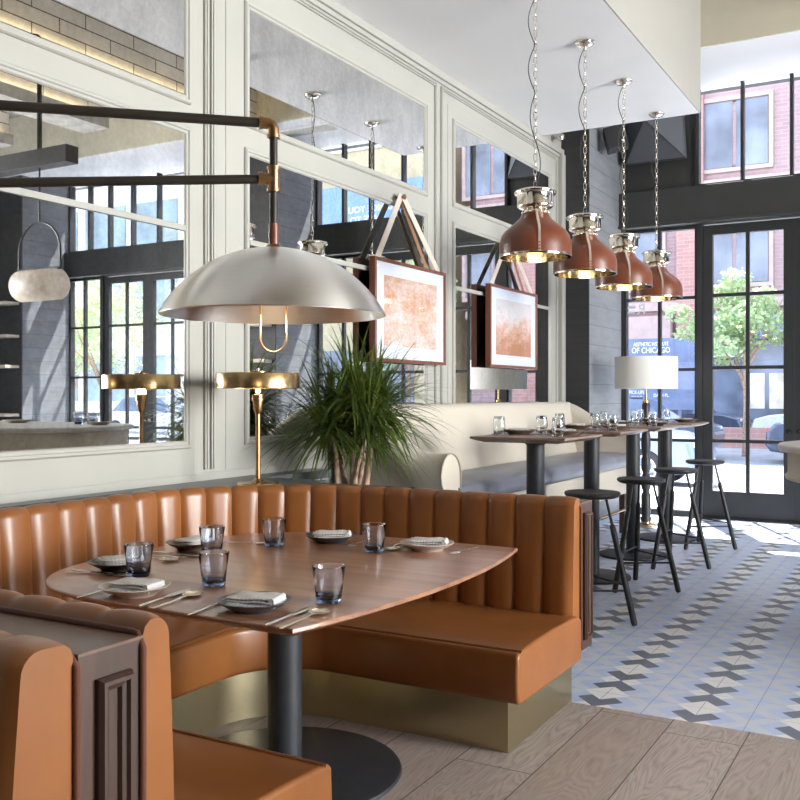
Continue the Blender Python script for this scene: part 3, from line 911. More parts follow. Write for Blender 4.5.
MB().lathe([(0.42, 0.0), (0.425, 0.006), (0.42, 0.014), (0.40, 0.019), (0.10, 0.022), (0.066, 0.03), (0.062, 0.03)], n=72).build('base', M['tablebase'], dt, smooth=40)
MB().lathe([(0.062, 0.69), (0.10, 0.712), (0.25, 0.7175), (0.25, 0.7185)], n=40).build('mounting_plate', M['tablebase'], dt, smooth=40)

# ------------------------------------------------------------------ tableware
ZT_ = 0.75
def plate_obj(m_, loc, label, r=0.108, group='plates on the dining table'):
    k = r / 0.108
    prof = [(0.0, 0.004), (0.055, 0.004), (0.058, 0.0), (0.064, 0.0), (0.068, 0.005), (0.088, 0.0115), (0.104, 0.019), (0.108, 0.0205), (0.1085, 0.0222), (0.106, 0.0228), (0.100, 0.0215), (0.085, 0.0155), (0.068, 0.0105), (0.06, 0.0095), (0.0, 0.0095)]
    o = MB().lathe([(a * k, b * 1.35) for a, b in prof], n=48).build('plate', m_, smooth=50)
    o.location = loc
    return tag(o, label, 'plate', group)

def napkin_mesh():
    m = MB()
    def slab(w, l, z0, z1, ox, oy, rot, sag):
        nx, ny = 8, 8
        R = Matrix.Rotation(rot, 3, 'Z')
        top = []; bot = []
        for i in range(nx + 1):
            rt, rb = [], []
            for j in range(ny + 1):
                u = i / nx - 0.5; v = j / ny - 0.5
                e = min(1, (0.5 - abs(u)) * 7, (0.5 - abs(v)) * 9)
                e = math.sqrt(max(0, 1 - (1 - e) ** 2)) if e < 1 else 1
                p = R @ V((u * w, v * l, 0)) + V((ox, oy, 0))
                zm = (z0 + z1) / 2 - sag * (2 * v) ** 2 * 0.5
                hh = (z1 - z0) / 2
                wob = 0.0012 * math.sin(9 * u + 5 * v + z0 * 900)
                rt.append(p + V((0, 0, zm + hh * (0.25 + 0.75 * e) + wob))); rb.append(p + V((0, 0, zm - hh * (0.25 + 0.75 * e) + wob)))
            top.append(rt); bot.append(rb)
        m.grid(top); m.grid(bot)
        ring = lambda g: [g[i][0] for i in range(nx + 1)] + [g[nx][j] for j in range(1, ny + 1)] + [g[i][ny] for i in range(nx - 1, -1, -1)] + [g[0][j] for j in range(ny - 1, 0, -1)]
        m.grid([ring(top), ring(bot)], close_v=True)
    slab(0.125, 0.088, 0.0, 0.010, 0, -0.004, 0.03, 0.0)
    slab(0.122, 0.080, 0.0095, 0.0175, 0.003, 0.002, -0.04, 0.0)
    slab(0.118, 0.078, 0.017, 0.026, -0.001, 0.004, 0.05, 0.001)
    # rolled fold joining the layers on one long side
    for z, r_, x in ((0.0085, 0.0085, 0.062), (0.0185, 0.0075, 0.060)):
        pts = [V((x, -0.038, z)), V((x + 0.001, 0, z)), V((x, 0.038, z))]
        m.tube(pts, r_, 10)
    # fringe threads at the other edge
    for k in range(16):
        y = -0.037 + 0.005 * k
        m.cyl((-0.058, y, 0.021), (-0.069, y + random.uniform(-0.002, 0.002), 0.018 + random.uniform(-0.003, 0.004)), 0.0007, 0.0004, 4)
    return m
nap0 = napkin_mesh().build('napkin', M['napkin'], smooth=50)
nap_used = [False]
def napkin(loc, rz, label, group='napkins on the dining table', sc=1.0):
    if not nap_used[0]: o = nap0; nap_used[0] = True
    else: o = nap0.copy(); COL.objects.link(o)
    o.location = loc; o.rotation_euler = (0, 0, rz); o.scale = (sc, sc, sc)
    return tag(o, label, 'napkin', group)

def tumbler_mesh():
    m = MB()
    prof = [(0.0, 0.0), (0.027, 0.0), (0.0305, 0.003), (0.0325, 0.016), (0.0365, 0.06), (0.0415, 0.104), (0.0412, 0.1065), (0.0398, 0.1065), (0.0388, 0.104), (0.0340, 0.06), (0.0298, 0.018), (0.026, 0.0135), (0.0, 0.0125)]
    n = 36
    rows = []
    for r, z in prof:
        row = []
        for k in range(n):
            a = 2 * PI * k / n
            fac = 1 - (0.035 * (0.5 - 0.5 * math.cos(9 * a)) if 0.01 < z < 0.085 and r > 0.031 else 0)
            row.append(V((max(r, 1e-5) * fac * math.cos(a), max(r, 1e-5) * fac * math.sin(a), z)))
        rows.append(row)
    m.grid(rows, close_v=True, cap=True)
    return m
tum0 = tumbler_mesh().build('tumbler', M['smoke'], smooth=60)
tum_used = [False]
def tumbler(loc, label, group='smoky tumblers on the dining table'):
    if not tum_used[0]: o = tum0; tum_used[0] = True
    else: o = tum0.copy(); COL.objects.link(o)
    o.location = loc; o.rotation_euler = (0, 0, random.uniform(0, 6)); o.scale = (1.2, 1.2, 1.02)
    return tag(o, label, 'glass', group)

def bar_loft(m, secs):
    """secs [(y, half width, z, half thick)] lofted along y"""
    rows = []
    for y, w, z, h in secs:
        rows.append([V((w * 1.35 * math.cos(2 * PI * k / 8 + PI / 8), y, z + h * math.sin(2 * PI * k / 8 + PI / 8))) for k in range(8)])
    m.grid(rows, close_v=True, cap=True)
def fork_mesh():
    m = MB()
    bar_loft(m, [(-0.100, 0.0040, 0.0032, 0.0014), (-0.09, 0.0046, 0.0032, 0.0016), (-0.03, 0.0032, 0.0034, 0.0014), (0.02, 0.0022, 0.0052, 0.0012), (0.035, 0.004, 0.0058, 0.001), (0.048, 0.0105, 0.0045, 0.0009), (0.06, 0.0115, 0.003, 0.0009)])
    for k in range(4):
        x = -0.0087 + 0.0058 * k
        m.tube([V((x, 0.058, 0.003)), V((x, 0.075, 0.0026)), V((x, 0.094, 0.0052)), V((x, 0.10, 0.0068))], [0.0018, 0.0016, 0.0013, 0.0005], 6)
    return m
def knife_mesh():
    m = MB()
    bar_loft(m, [(-0.110, 0.0046, 0.0042, 0.0026), (-0.10, 0.0052, 0.0042, 0.003), (0.0, 0.0046, 0.0042, 0.0027), (0.01, 0.006, 0.0042, 0.0014), (0.03, 0.0085, 0.0042, 0.0009), (0.09, 0.0085, 0.0042, 0.0008), (0.112, 0.0045, 0.0042, 0.0006), (0.118, 0.001, 0.0042, 0.0004)])
    return m
def spoon_mesh():
    m = MB()
    bar_loft(m, [(-0.105, 0.0042, 0.0032, 0.0014), (-0.09, 0.0048, 0.0032, 0.0016), (-0.02, 0.0030, 0.0036, 0.0014), (0.03, 0.0024, 0.0060, 0.0013), (0.046, 0.004, 0.0062, 0.0012)])
    rows = []
    for i in range(9):
        f = i / 8
        for_y = 0.040 + 0.066 * f
        w = 0.026 * math.sin(PI * min(0.97, max(0.05, f * 0.92 + 0.06))) ** 0.7
        row = []
        for k in range(9):
            u = k / 4 - 1
            z = 0.0072 - 0.0060 * (1 - u * u) * math.sin(PI * min(1, f * 0.95 + 0.03))
            row.append(V((u * w, for_y, z)))
        rows.append(row)
    m.grid(rows)
    m.grid([[p - V((0, 0, 0.0011)) for p in r] for r in rows])
    rim = [r[0] for r in rows] + rows[-1][1:] + [r[-1] for r in rows[-2::-1]] + rows[0][-2:0:-1]
    m.tube(rim, 0.0009, 5, closed=True)
    return m
cut0 = {'fork': fork_mesh().build('fork', M['steel'], smooth=50), 'knife': knife_mesh().build('knife', M['steel'], smooth=50), 'spoon': spoon_mesh().build('spoon', M['gold_steel'], smooth=50)}
cut_used = set()
def cutlery(kind, tip_from, tip_to, label, z=ZT_, group=None):
    """handle end -> head end"""
    a, b = V((*tip_from, 0)), V((*tip_to, 0))
    d = (b - a).normalized()
    if kind not in cut_used: o = cut0[kind]; cut_used.add(kind)
    else: o = cut0[kind].copy(); COL.objects.link(o)
    hl = {'fork': 0.1, 'knife': 0.11, 'spoon': 0.105}[kind] * (1.12 if z < 1 else 1)
    c_ = a + d * hl
    o.location = (c_.x, c_.y, z + 0.0002)
    o.rotation_euler = (0, 0, math.atan2(-d.x, d.y))
    if z < 1: o.scale = (1.15, 1.12, 1.15)
    return tag(o, label, kind, group or kind + 's on the dining table')

settings = [
    # name, plate xy, plate material, angle of inward direction
    ('nearest the near left edge of the table', (-2.14, 2.115), 'plate_light', 'sand coloured'),
    ('nearest the front corner of the table', (-1.695, 2.135), 'plate_dark', 'charcoal'),
    ('at the rounded left end of the table', (-2.50, 2.40), 'plate_dark', 'dark charcoal'),
    ('at the far left curve of the table', (-2.575, 2.86), 'plate_brown', 'umber brown'),
    ('at the middle of the far table edge', (-2.20, 3.28), 'plate_dark', 'dark slate'),
    ('at the far right of the table', (-1.76, 3.30), 'plate_light', 'pale sand'),
]
naprz = [0.15, 0.25, 1.0, 1.5, 0.5, 0.35]
for (w, (x, y), mt, cn), rz in zip(settings, naprz):
    plate_obj(M[mt], (x, y, ZT_), '%s stoneware plate with a napkin %s' % (cn, w))
    napkin((x + 0.005, y - 0.005, ZT_ + 0.0145), rz, 'striped napkin on the %s plate %s' % (cn, w), sc=1.15)
tumbler((-2.345, 2.335, ZT_), 'smoky blue tumbler behind the sand plate, leftmost glass')
tumbler((-2.415, 2.785, ZT_), 'smoky blue tumbler in front of the umber plate, rear of the overlapping pair')
tumbler((-2.017, 2.335, ZT_), 'smoky blue tumbler near the table middle, front of the overlapping pair')
tumbler((-2.345, 3.08, ZT_), 'smoky blue tumbler left of the far middle plate')
tumbler((-1.914, 3.15, ZT_), 'smoky blue tumbler between the two far plates')
tumbler((-1.562, 2.315, ZT_), 'smoky blue tumbler by the front corner, rightmost glass')
cutlery('fork', (-2.245, 1.985), (-2.262, 2.2), 'fork left of the sand plate nearest the near booth back')
cutlery('knife', (-1.995, 1.985), (-2.028, 2.2), 'knife right of the sand plate')
cutlery('spoon', (-1.945, 1.985), (-1.972, 2.2), 'spoon with bowl toward the front pair of tumblers')
cutlery('fork', (-1.800, 1.975), (-1.835, 2.2), 'fork left of the charcoal plate at the front corner')
cutlery('knife', (-1.54, 1.982), (-1.558, 2.2), 'knife right of the charcoal plate at the front corner')
cutlery('spoon', (-1.49, 1.982), (-1.503, 2.2), 'spoon at the front corner of the table')
cutlery('fork', (-2.59, 2.245), (-2.40, 2.345), 'fork in front of the dark plate at the rounded left end')
cutlery('knife', (-2.61, 2.285), (-2.38, 2.30), 'knife in front of the dark plate at the rounded left end')
cutlery('spoon', (-2.66, 2.60), (-2.45, 2.60), 'spoon between the left end plate and the umber plate')
cutlery('fork', (-2.66, 2.65), (-2.44, 2.665), 'fork beside the umber plate on its near side')
cutlery('knife', (-2.66, 2.705), (-2.47, 2.715), 'knife beside the umber plate on its near side')
cutlery('fork', (-2.60, 3.02), (-2.45, 3.07), 'fork beyond the umber plate by the curved far edge')
cutlery('knife', (-2.42, 3.25), (-2.33, 3.11), 'knife left of the far middle plate')
cutlery('fork', (-2.08, 3.40), (-2.06, 3.20), 'fork right of the far middle plate')
cutlery('knife', (-1.92, 3.42), (-1.90, 3.20), 'knife left of the pale sand plate at the far right')
cutlery('spoon', (-1.885, 3.42), (-1.87, 3.21), 'spoon left of the pale sand plate at the far right')
cutlery('fork', (-1.60, 3.44), (-1.62, 3.22), 'fork right of the pale sand plate at the far right')

# ------------------------------------------------------------------ dome lamp on its pipe arm
LX, LY = -2.08, 2.73
dl = thing('dome_wall_lamp', 'large brushed aluminium dome lamp on dark pipe swing arm over the table', 'lamp', (LX, LY, 1.64))
r_, h_ = 0.404, 0.240
R_ = (r_ * r_ + h_ * h_) / (2 * h_)
prof = []
amax = math.asin(r_ / R_)
for k in range(25):
    a = amax * k / 24
    prof.append((max(0.012, R_ * math.sin(a)), R_ * math.cos(a) - R_ + h_ + 1.648))
inn = [(max(0.006, r - 0.004), z - 0.004) for r, z in prof[::-1]]
MB().lathe(prof + [(r_ - 0.001, 1.6465), (r_ - 0.003, 1.646)] + inn, (LX, LY, 0), n=96, closed=True).build('shade', M['alu'], dl, smooth=40, world=True)
MB().lathe([(0.0, 1.72), (0.04, 1.72), (0.04, 1.70), (0.044, 1.69), (0.044, 1.86), (0.0, 1.86)], (LX, LY, 0), n=32).build('socket', M['brass'], dl, smooth=40, world=True)
MB().sphere((LX, LY, 1.715), 0.03, sc=(1, 1, 1.1)).build('bulb', M['bulb_soft'], dl, smooth=60, world=True)
ca_, sa_ = math.cos(AY), math.sin(AY)
pts = []
hw = 0.047
for k in range(15):
    a = PI + PI * k / 14
    u = hw * math.cos(a); z = 1.565 + 0.05 * math.sin(a)
    pts.append(V((LX + u * ca_, LY + u * sa_, z)))
pts = [V((LX - hw * ca_, LY - hw * sa_, 1.80))] + pts + [V((LX + hw * ca_, LY + hw * sa_, 1.80))]
MB().tube(pts, 0.0028, 8).build('pull_loop', M['brassd'], dl, smooth=60, world=True)
MB().cyl((LX, LY, 1.885), (LX, LY, 1.90), 0.032, 0.022, 24).build('collar', M['brassd'], dl, smooth=40, world=True)
MB().cyl((LX, LY, 1.90), (LX, LY, 1.975), 0.0175, n=24).build('leather_sleeve', M['pleather'], dl, smooth=40, world=True)
MB().cyl((LX, LY, 1.97), (LX, LY, 2.325), 0.0145, n=24).build('post', M['pipe'], dl, smooth=40, world=True)
dirv = V((-2.75 - LX, 2.10 - LY, 0)); dirv.normalize()
Lw = (XW + 0.06 - LX) / dirv.x
uA = V((LX, LY, 2.335)); uB = uA + dirv * Lw
lA = V((LX, LY, 2.135)); lB = lA + dirv * Lw + V((0, 0, -0.125))
MB().cyl(uA + dirv * 0.02, uB, 0.0175, n=20).build('upper_pipe', M['pipe'], dl, smooth=40, world=True)
MB().cyl(lA + dirv * 0.02, lB, 0.0165, n=20).build('lower_pipe', M['pipe'], dl, smooth=40, world=True)
m = MB()
m.tube([uA + dirv * 0.05, uA + dirv * 0.02, uA + dirv * 0.006 + V((0, 0, -0.006)), uA + V((0, 0, -0.02)), uA + V((0, 0, -0.05))], 0.0205, 16)
m.tube([uA + dirv * 0.052, uA + dirv * 0.040], 0.0235, 16).tube([uA + V((0, 0, -0.040)), uA + V((0, 0, -0.052))], 0.0235, 16)
m.build('elbow_fitting', M['brassd'], dl, smooth=50, world=True)
m = MB()
m.cyl(lA + V((0, 0, 0.042)), lA - V((0, 0, 0.042)), 0.0205, n=20).cyl(lA, lA + dirv * 0.05, 0.0205, n=20)
for s in (1, -1): m.cyl(lA + V((0, 0, 0.046 * s)), lA + V((0, 0, 0.034 * s)), 0.024, n=20)
m.cyl(lA + dirv * 0.04, lA + dirv * 0.054, 0.024, n=20)
m.build('tee_fitting', M['brassd'], dl, smooth=50, world=True)
wp = uB
m = MB().cyl((wp.x, wp.y, 1.90), (wp.x, wp.y, 2.45), 0.018, n=20)
for z in (1.95, 2.42): m.cyl((XW + 0.001, wp.y, z), (wp.x, wp.y, z), 0.016, n=16).cyl((XW + 0.001, wp.y, z), (XW + 0.014, wp.y, z), 0.05, n=24)
m.build('wall_bracket', M['pipe'], dl, smooth=40, world=True)

# ------------------------------------------------------------------ brass table lamp on the ledge
bl = thing('table_lamp', 'slim brass table lamp with shallow drum shade on the ledge', 'lamp', (-3.08, 3.91, 0.893))
# the lamp stands on the ledge slab
MB().lathe([(0.0, 0.0), (0.105, 0.0), (0.108, 0.004), (0.105, 0.012), (0.06, 0.016), (0.03, 0.02), (0.018, 0.034), (0.0, 0.036)], n=48).build('base', M['brass'], bl, smooth=40)
MB().lathe([(0.0125, 0.03), (0.0125, 0.39)], n=20).build('stem', M['brassd'], bl, smooth=40)
MB().lathe([(0.0125, 0.385), (0.016, 0.392), (0.024, 0.41), (0.026, 0.45), (0.032, 0.452), (0.032, 0.485), (0.026, 0.488), (0.0, 0.488)], n=28).build('lamp_holder', M['brassd'], bl, smooth=40)
MB().sphere((0, 0, 0.505), 0.015).build('bulb', M['bulb'], bl, smooth=60)
MB().lathe([(0.214, 0.518), (0.216, 0.520), (0.216, 0.592), (0.212, 0.598), (0.0, 0.600), (0.0, 0.597), (0.209, 0.594), (0.212, 0.59), (0.212, 0.518)], n=72, closed=True).build('shade', M['brass'], bl, smooth=40)
MB().lathe([(0.0, 0.60), (0.05, 0.60), (0.05, 0.606), (0.008, 0.61), (0.008, 0.622), (0.0, 0.624)], n=28).build('finial', M['brass'], bl, smooth=40)
MB().cyl((0, 0, 0.48), (0, 0, 0.598), 0.004, n=8).build('shade_rod', M['brassd'], bl, smooth=40)
for ch in bl.children:
    if ch.name.split('.')[0] != 'base': ch.location.z = -0.017

# ------------------------------------------------------------------ plant
PX, PY, PZ = -3.02, 4.72, 0.0
pl = thing('potted_dracaena', 'bushy dragon tree with thin pale trunks and grassy leaves beside the sofa arm', 'plant', (PX, PY, 0))
MB().lathe([(0.0, 0.0), (0.15, 0.0), (0.155, 0.01), (0.19, 0.70), (0.195, 0.74), (0.185, 0.745), (0.175, 0.72), (0.0, 0.70)], n=48).build('pot', M['pot'], pl, smooth=40)
MB().lathe([(0.0, 0.70), (0.176, 0.70), (0.176, 0.715), (0.1, 0.725), (0.0, 0.728)], n=36).build('soil', M['soil'], pl, smooth=60)
heads = []
for k, (bx, by, tx, ty, tz, r0) in enumerate(((0.0, 0.0, 0.02, -0.02, 1.36, 0.022), (-0.05, 0.03, -0.13, 0.02, 1.22, 0.017), (0.06, 0.02, 0.12, 0.10, 1.27, 0.018), (0.03, -0.05, 0.15, -0.08, 1.17, 0.016), (-0.03, -0.04, -0.06, -0.16, 1.16, 0.015), (0.0, 0.06, -0.02, 0.16, 1.24, 0.016))):
    pts = []
    for i in range(7):
        f = i / 6
        pts.append(V((bx + (tx - bx) * f + 0.012 * math.sin(f * 5 + k), by + (ty - by) * f + 0.012 * math.cos(f * 6 + k * 2), 0.715 + (tz - 0.715) * f)))
    MB().tube(pts, [r0 * (1.1 - 0.3 * i / 6) * (1 + 0.08 * (i % 2)) for i in range(7)], 10).build('trunk', M['bark'], pl, smooth=60)
    heads.append(V((tx, ty, tz)))
def blade(m, base, az, el, L, w, droop):
    d = V((math.cos(az) * math.cos(el), math.sin(az) * math.cos(el), math.sin(el)))
    side = V((-math.sin(az), math.cos(az), 0))
    N = 8
    p = base.copy(); rows = []
    for i in range(N + 1):
        f = i / N
        ww = w * (0.55 + 0.45 * min(1, f * 4)) * (1 - f ** 2.2) + 0.0004
        up = d.cross(side); up.normalize()
        rows.append([p - side * ww + up * (ww * 0.35), p.copy(), p + side * ww + up * (ww * 0.35)])
        d = (d + V((0, 0, -droop * (0.35 + f)))).normalized()
        p = p + d * (L / N)
    m.grid(rows)
for h in heads:
    m = MB()
    for k in range(150):
        el = math.radians(random.choice([random.uniform(35, 80), random.uniform(5, 50), random.uniform(-20, 25), random.uniform(-35, 10)]))
        az = random.uniform(0, 2 * PI)
        b = h + V((0.012 * math.cos(az), 0.012 * math.sin(az), random.uniform(-0.06, 0.07)))
        L = random.uniform(0.34, 0.56)
        mirrorsafe = (PX + b.x + L * math.cos(az) * math.cos(el))
        if mirrorsafe < XW + 0.06: L *= 0.75
        blade(m, b, az, el, L, random.uniform(0.006, 0.010), random.uniform(0.05, 0.22))
    # keep leaf tips in front of the wall
    for v in m.b.verts:
        if v.co.x + PX < XW + 0.05: v.co.x = XW + 0.05 - PX + (v.co.x + PX - XW - 0.05) * 0.05
        if v.co.z < 0.79 and (v.co.x ** 2 + v.co.y ** 2) < 0.09: v.co.z = 0.79
    m.build('leaf_crown', M['leaf'], pl, smooth=60, doubles=False)

# ------------------------------------------------------------------ framed prints on leather straps
def picture(y0, y1, z0, z1, ya, za, mat_, label, tilt):
    t = thing('framed_print', label, 'picture', (XW + 0.1, (y0 + y1) / 2, z0), group='framed prints hung on leather straps')
    Xf = -3.40
    m = MB().rect((Xf, 0, 0), AU, AV, AN, y0, y1, z0, z1, [(0.002, -0.05), (0, -0.048), (0, -0.001), (0.002, 0.0), (0.022, 0.0), (0.024, -0.002), (0.024, -0.012), (0.024, -0.05)])
    m.box((Xf - 0.05, y0 + 0.004, z0 + 0.004), (Xf - 0.044, y1 - 0.004, z1 - 0.004))
    m.build('frame', M['frame'], t, world=True)
    MB().box((Xf - 0.044, y0 + 0.02, z0 + 0.02), (Xf - 0.013, y1 - 0.02, z1 - 0.02)).build('mat', M['mat'], t, world=True)
    iw = 0.13 * (y1 - y0); 
    MB().box((Xf - 0.013, y0 + iw, z0 + 0.115), (Xf - 0.0115, y1 - iw, z1 - 0.115)).build('print', mat_, t, world=True)
    MB().box((Xf - 0.0095, y0 + 0.022, z0 + 0.022), (Xf - 0.0085, y1 - 0.022, z1 - 0.022)).build('glass', M['pane'], t, world=True)
    for yy, out_ in ((y0 + 0.07, 1), (y1 - 0.07, 1)):
        m = MB()
        a = V((Xf - 0.03, yy, z1 - 0.01)); b = V((XW + 0.055, ya + (0.012 if yy > ya else -0.012), za))
        d = (b - a)
        sd = V((0, d.z, -d.y)).normalized() * 0.029
        nn = V((0.002, 0, 0))
        m.grid([[a - sd - nn, a + sd - nn, b + sd - nn, b - sd - nn], [a - sd + nn, a + sd + nn, b + sd + nn, b - sd + nn]], close_v=True, cap=True)
        m.build('strap', M['strap'], t, world=True)
        # inner run of the strap behind the frame
    m = MB()
    a = V((Xf - 0.055, y1 - 0.20, z1 - 0.02)); b = V((XW + 0.035, ya + 0.01, za - 0.01)); d = b - a
    sd = V((0, d.z, -d.y)).normalized() * 0.02; nn = V((0.002, 0, 0))
    m.grid([[a - sd - nn, a + sd - nn, b + sd - nn, b - sd - nn], [a - sd + nn, a + sd + nn, b + sd + nn, b - sd + nn]], close_v=True, cap=True)
    m.build('strap', M['strapb'], t, world=True)
    m = MB().cyl((XW + 0.001, ya, za - 0.012), (XW + 0.075, ya, za - 0.012), 0.012, n=16).cyl((XW + 0.072, ya, za - 0.012), (XW + 0.082, ya, za - 0.012), 0.02, n=20)
    m.build('peg', M['brassd'], t, world=True, smooth=40)
    return t
picture(5.615, 6.70, 1.595, 2.325, 6.07, 2.83, print_mat('orange_house_print', 1.3, -0.1), 'orange toned print of trees and a house in wooden frame above the plant', 0)
picture(7.553, 8.66, 1.605, 2.335, 8.07, 2.80, print_mat('orange_street_print', 4.1, 0.55), 'orange toned street view print in wooden frame behind the pendants', 0)

# ------------------------------------------------------------------ cream sofa bench
sf = thing('bench_sofa', 'long cream linen sofa with slate blue leather seat along the panelled wall', 'sofa', (-3.0, 7.2, 0))
SY0, SY1, SXF = 5.08, 9.40, -2.62
# back: profile in XZ swept along Y
def backprof(f):
    k = 0.0
    return [(-3.44, 0.40), (-3.16, 0.40), (-3.18, 0.80), (-3.22, 1.05), (-3.245, 1.20), (-3.262, 1.255), (-3.295, 1.285), (-3.34, 1.292), (-3.39, 1.285), (-3.425, 1.26), (-3.44, 1.20)]
rows = []
for i in range(13):
    f = i / 12
    y = SY0 + 0.12 + (SY1 - SY0 - 0.24) * f
    rows.append([V((x, y, z)) for x, z in backprof(f)])
MB().grid(rows, close_v=True, cap=True).build('back', M['linen'], sf, world=True, smooth=40)
# arms: rounded section swept along X, rising to the back
def arm(yc, sgn):
    rows = []
    for i in range(17):
        f = i / 16
        x = SXF + (-3.42 - SXF) * f
        s = min(1, max(0, (f - 0.15) / 0.75)); s = s * s * (3 - 2 * s)
        zt = 1.0 + 0.285 * s
        w = 0.135 - 0.05 * s
        o = sgn
        sec = [(-o * w, 0.40), (-o * w, zt - 0.24), (-o * w, zt - 0.17)]
        for k in range(11):
            a = (PI + 0.75) * k / 10
            sec.append((-o * (w * math.cos(a)), zt - w + w * math.sin(a)))
        sec += [(o * 0.065, zt - 0.29), (o * 0.055, 0.40)]
        rows.append([V((x, yc + dy, z)) for dy, z in sec])
    MB().grid(rows, close_v=True, cap=True).build('arm', M['linen'], sf, world=True, smooth=45)
    r0 = rows[0]
    MB().tube([p + V((0.004, 0, 0)) for p in r0[1:-1]], 0.006, 6).build('arm_welt', fabric('welt_%s' % ('n' if sgn < 0 else 'f'), (0.42, 0.37, 0.30), 300), sf, world=True, smooth=60)
arm(SY0 + 0.14, -1)
arm(SY1 - 0.14, 1)
MB().box((-3.18, SY0 + 0.22, 0.40), (SXF - 0.03, SY1 - 0.22, 0.665)).build('base_rail', M['linen'], sf, world=True, bevel=0.015)
# puffy seat cushion
rows = []
ya, yb = SY0 + 0.25, SY1 - 0.25
for i in range(61):
    f = i / 60; y = ya + (yb - ya) * f
    e = 0.006 * math.sin(f * 130) * (0.5 + 0.5 * math.sin(f * 31)) + 0.004 * math.sin(f * 57)
    b = 0.012 * math.sin(PI * ((f * 3) % 1)) 
    rows.append([V((-3.17, y, 0.67)), V((SXF + 0.0, y, 0.67)), V((SXF + 0.022, y, 0.69 + e * 0.3)), V((SXF + 0.026 + e, y, 0.73)), V((SXF + 0.015, y, 0.772 + e * 0.5)), V((SXF - 0.02, y, 0.79 + b * 0.3)), V((SXF - 0.2, y, 0.80 + b)), V((-3.0, y, 0.80 + b)), V((-3.17, y, 0.785))])
MB().grid(rows, close_v=True, cap=True).build('seat_cushion', M['bluele'], sf, world=True, smooth=50)
for x, y in ((-2.72, 5.3), (-2.66, 6.7), (-2.66, 8.08), (-2.72, 9.2), (-3.36, 5.3), (-3.36, 9.2)):
    MB().box((x - 0.028, y - 0.028, 0), (x + 0.028, y + 0.028, 0.40)).build('leg', M['seatleg'], sf, world=True, bevel=0.006)
MB().cyl((-2.66, 5.3, 0.25), (-2.66, 9.2, 0.25), 0.014, n=12).build('foot_rail', M['brass'], sf, world=True, smooth=40)

# ------------------------------------------------------------------ bar tables, stools
tabY = [5.76, 6.88, 7.97, 9.20]
pedY = [5.72, 6.85, 7.95, 9.05]
ord_ = ['nearest', 'second nearest', 'third nearest', 'farthest']
bt = thing('bar_table', '', 'table', (-2.26, 5.72, 0), group='square bar tables along the sofa')
W2, D2 = 0.315, 0.36
m = MB()
rows = []
for ins, z in ((0.07, 1.062), (0.0, 1.086), (0.0, 1.0985), (0.003, 1.10)):
    a, b = W2 - ins, D2 - ins
    rows.append([V((-a, 0.04 - b, z)), V((a, 0.04 - b, z)), V((a, 0.04 + b, z)), V((-a, 0.04 + b, z))])
m.grid(rows, close_v=True, cap=True).build('tabletop', M['bartop'], bt)
MB().lathe([(0.058, 0.02), (0.058, 1.04), (0.09, 1.064)], n=32).build('pedestal', M['tablebase'], bt, smooth=40)
MB().lathe([(0.0, 0.0), (0.285, 0.0), (0.288, 0.008), (0.284, 0.018), (0.265, 0.022), (0.08, 0.024), (0.058, 0.03), (0.0, 0.03)], n=56).build('base', M['tablebase'], bt, smooth=40)
bt['label'] = 'square dark wood bar table on black pole, nearest the curved banquette'
lab = ['', 'square dark wood bar table second from the curved banquette', 'square dark wood bar table third from the curved banquette', 'square dark wood bar table nearest the window wall']
for i in (1, 2, 3): dup(bt, (-2.26, pedY[i], 0), 0, lab[i])

st = thing('bar_stool', 'black three-legged round stool nearest the end of the leather banquette', 'stool', (-1.833, 5.57, 0), group='black stools along the bar tables')
st.scale = (1.03, 1.03, 1.024)
MB().lathe([(0.0, 0.722), (0.135, 0.722), (0.155, 0.730), (0.163, 0.740), (0.163, 0.748), (0.158, 0.756), (0.12, 0.753), (0.0, 0.751)], n=56).build('seat', M['stool'], st, smooth=40)
feet = [V((0.26, -0.03, 0)), V((-0.11, -0.25, 0)), V((-0.11, 0.25, 0))]
for fpt in feet:
    top = V((fpt.x * 0.33, fpt.y * 0.33, 0.722))
    d = top - fpt
    a = fpt + V((0, 0, 0.0))
    mid = a + d * 0.78
    MB().tube([a, a + d * 0.02, a + d * 0.74, mid, mid + d * 0.012], [0.014, 0.0185, 0.0175, 0.0165, 0.009], 14).build('leg', M['stool'], st, smooth=50)
    MB().cyl(mid, top, 0.0085, n=12).build('leg_rod', M['black'], st, smooth=40)
m = MB()
def at(fpt, f): return fpt + (V((fpt.x * 0.33, fpt.y * 0.33, 0.722)) - fpt) * f
m.cyl(at(feet[0], 0.27), at(feet[1], 0.27), 0.0065, n=10).cyl(at(feet[0], 0.31), at(feet[2], 0.31), 0.0065, n=10).cyl(at(feet[1], 0.35), at(feet[2], 0.35), 0.0065, n=10)
m.build('stretcher', M['black'], st, smooth=40)
stl = ['', 'black three-legged round stool second from the leather banquette', 'black three-legged round stool third from the leather banquette', 'black three-legged round stool nearest the glazed door']
for i, y in ((1, 6.65), (2, 7.65), (3, 8.74)): dup(st, (-1.833, y, 0), 0, stl[i])

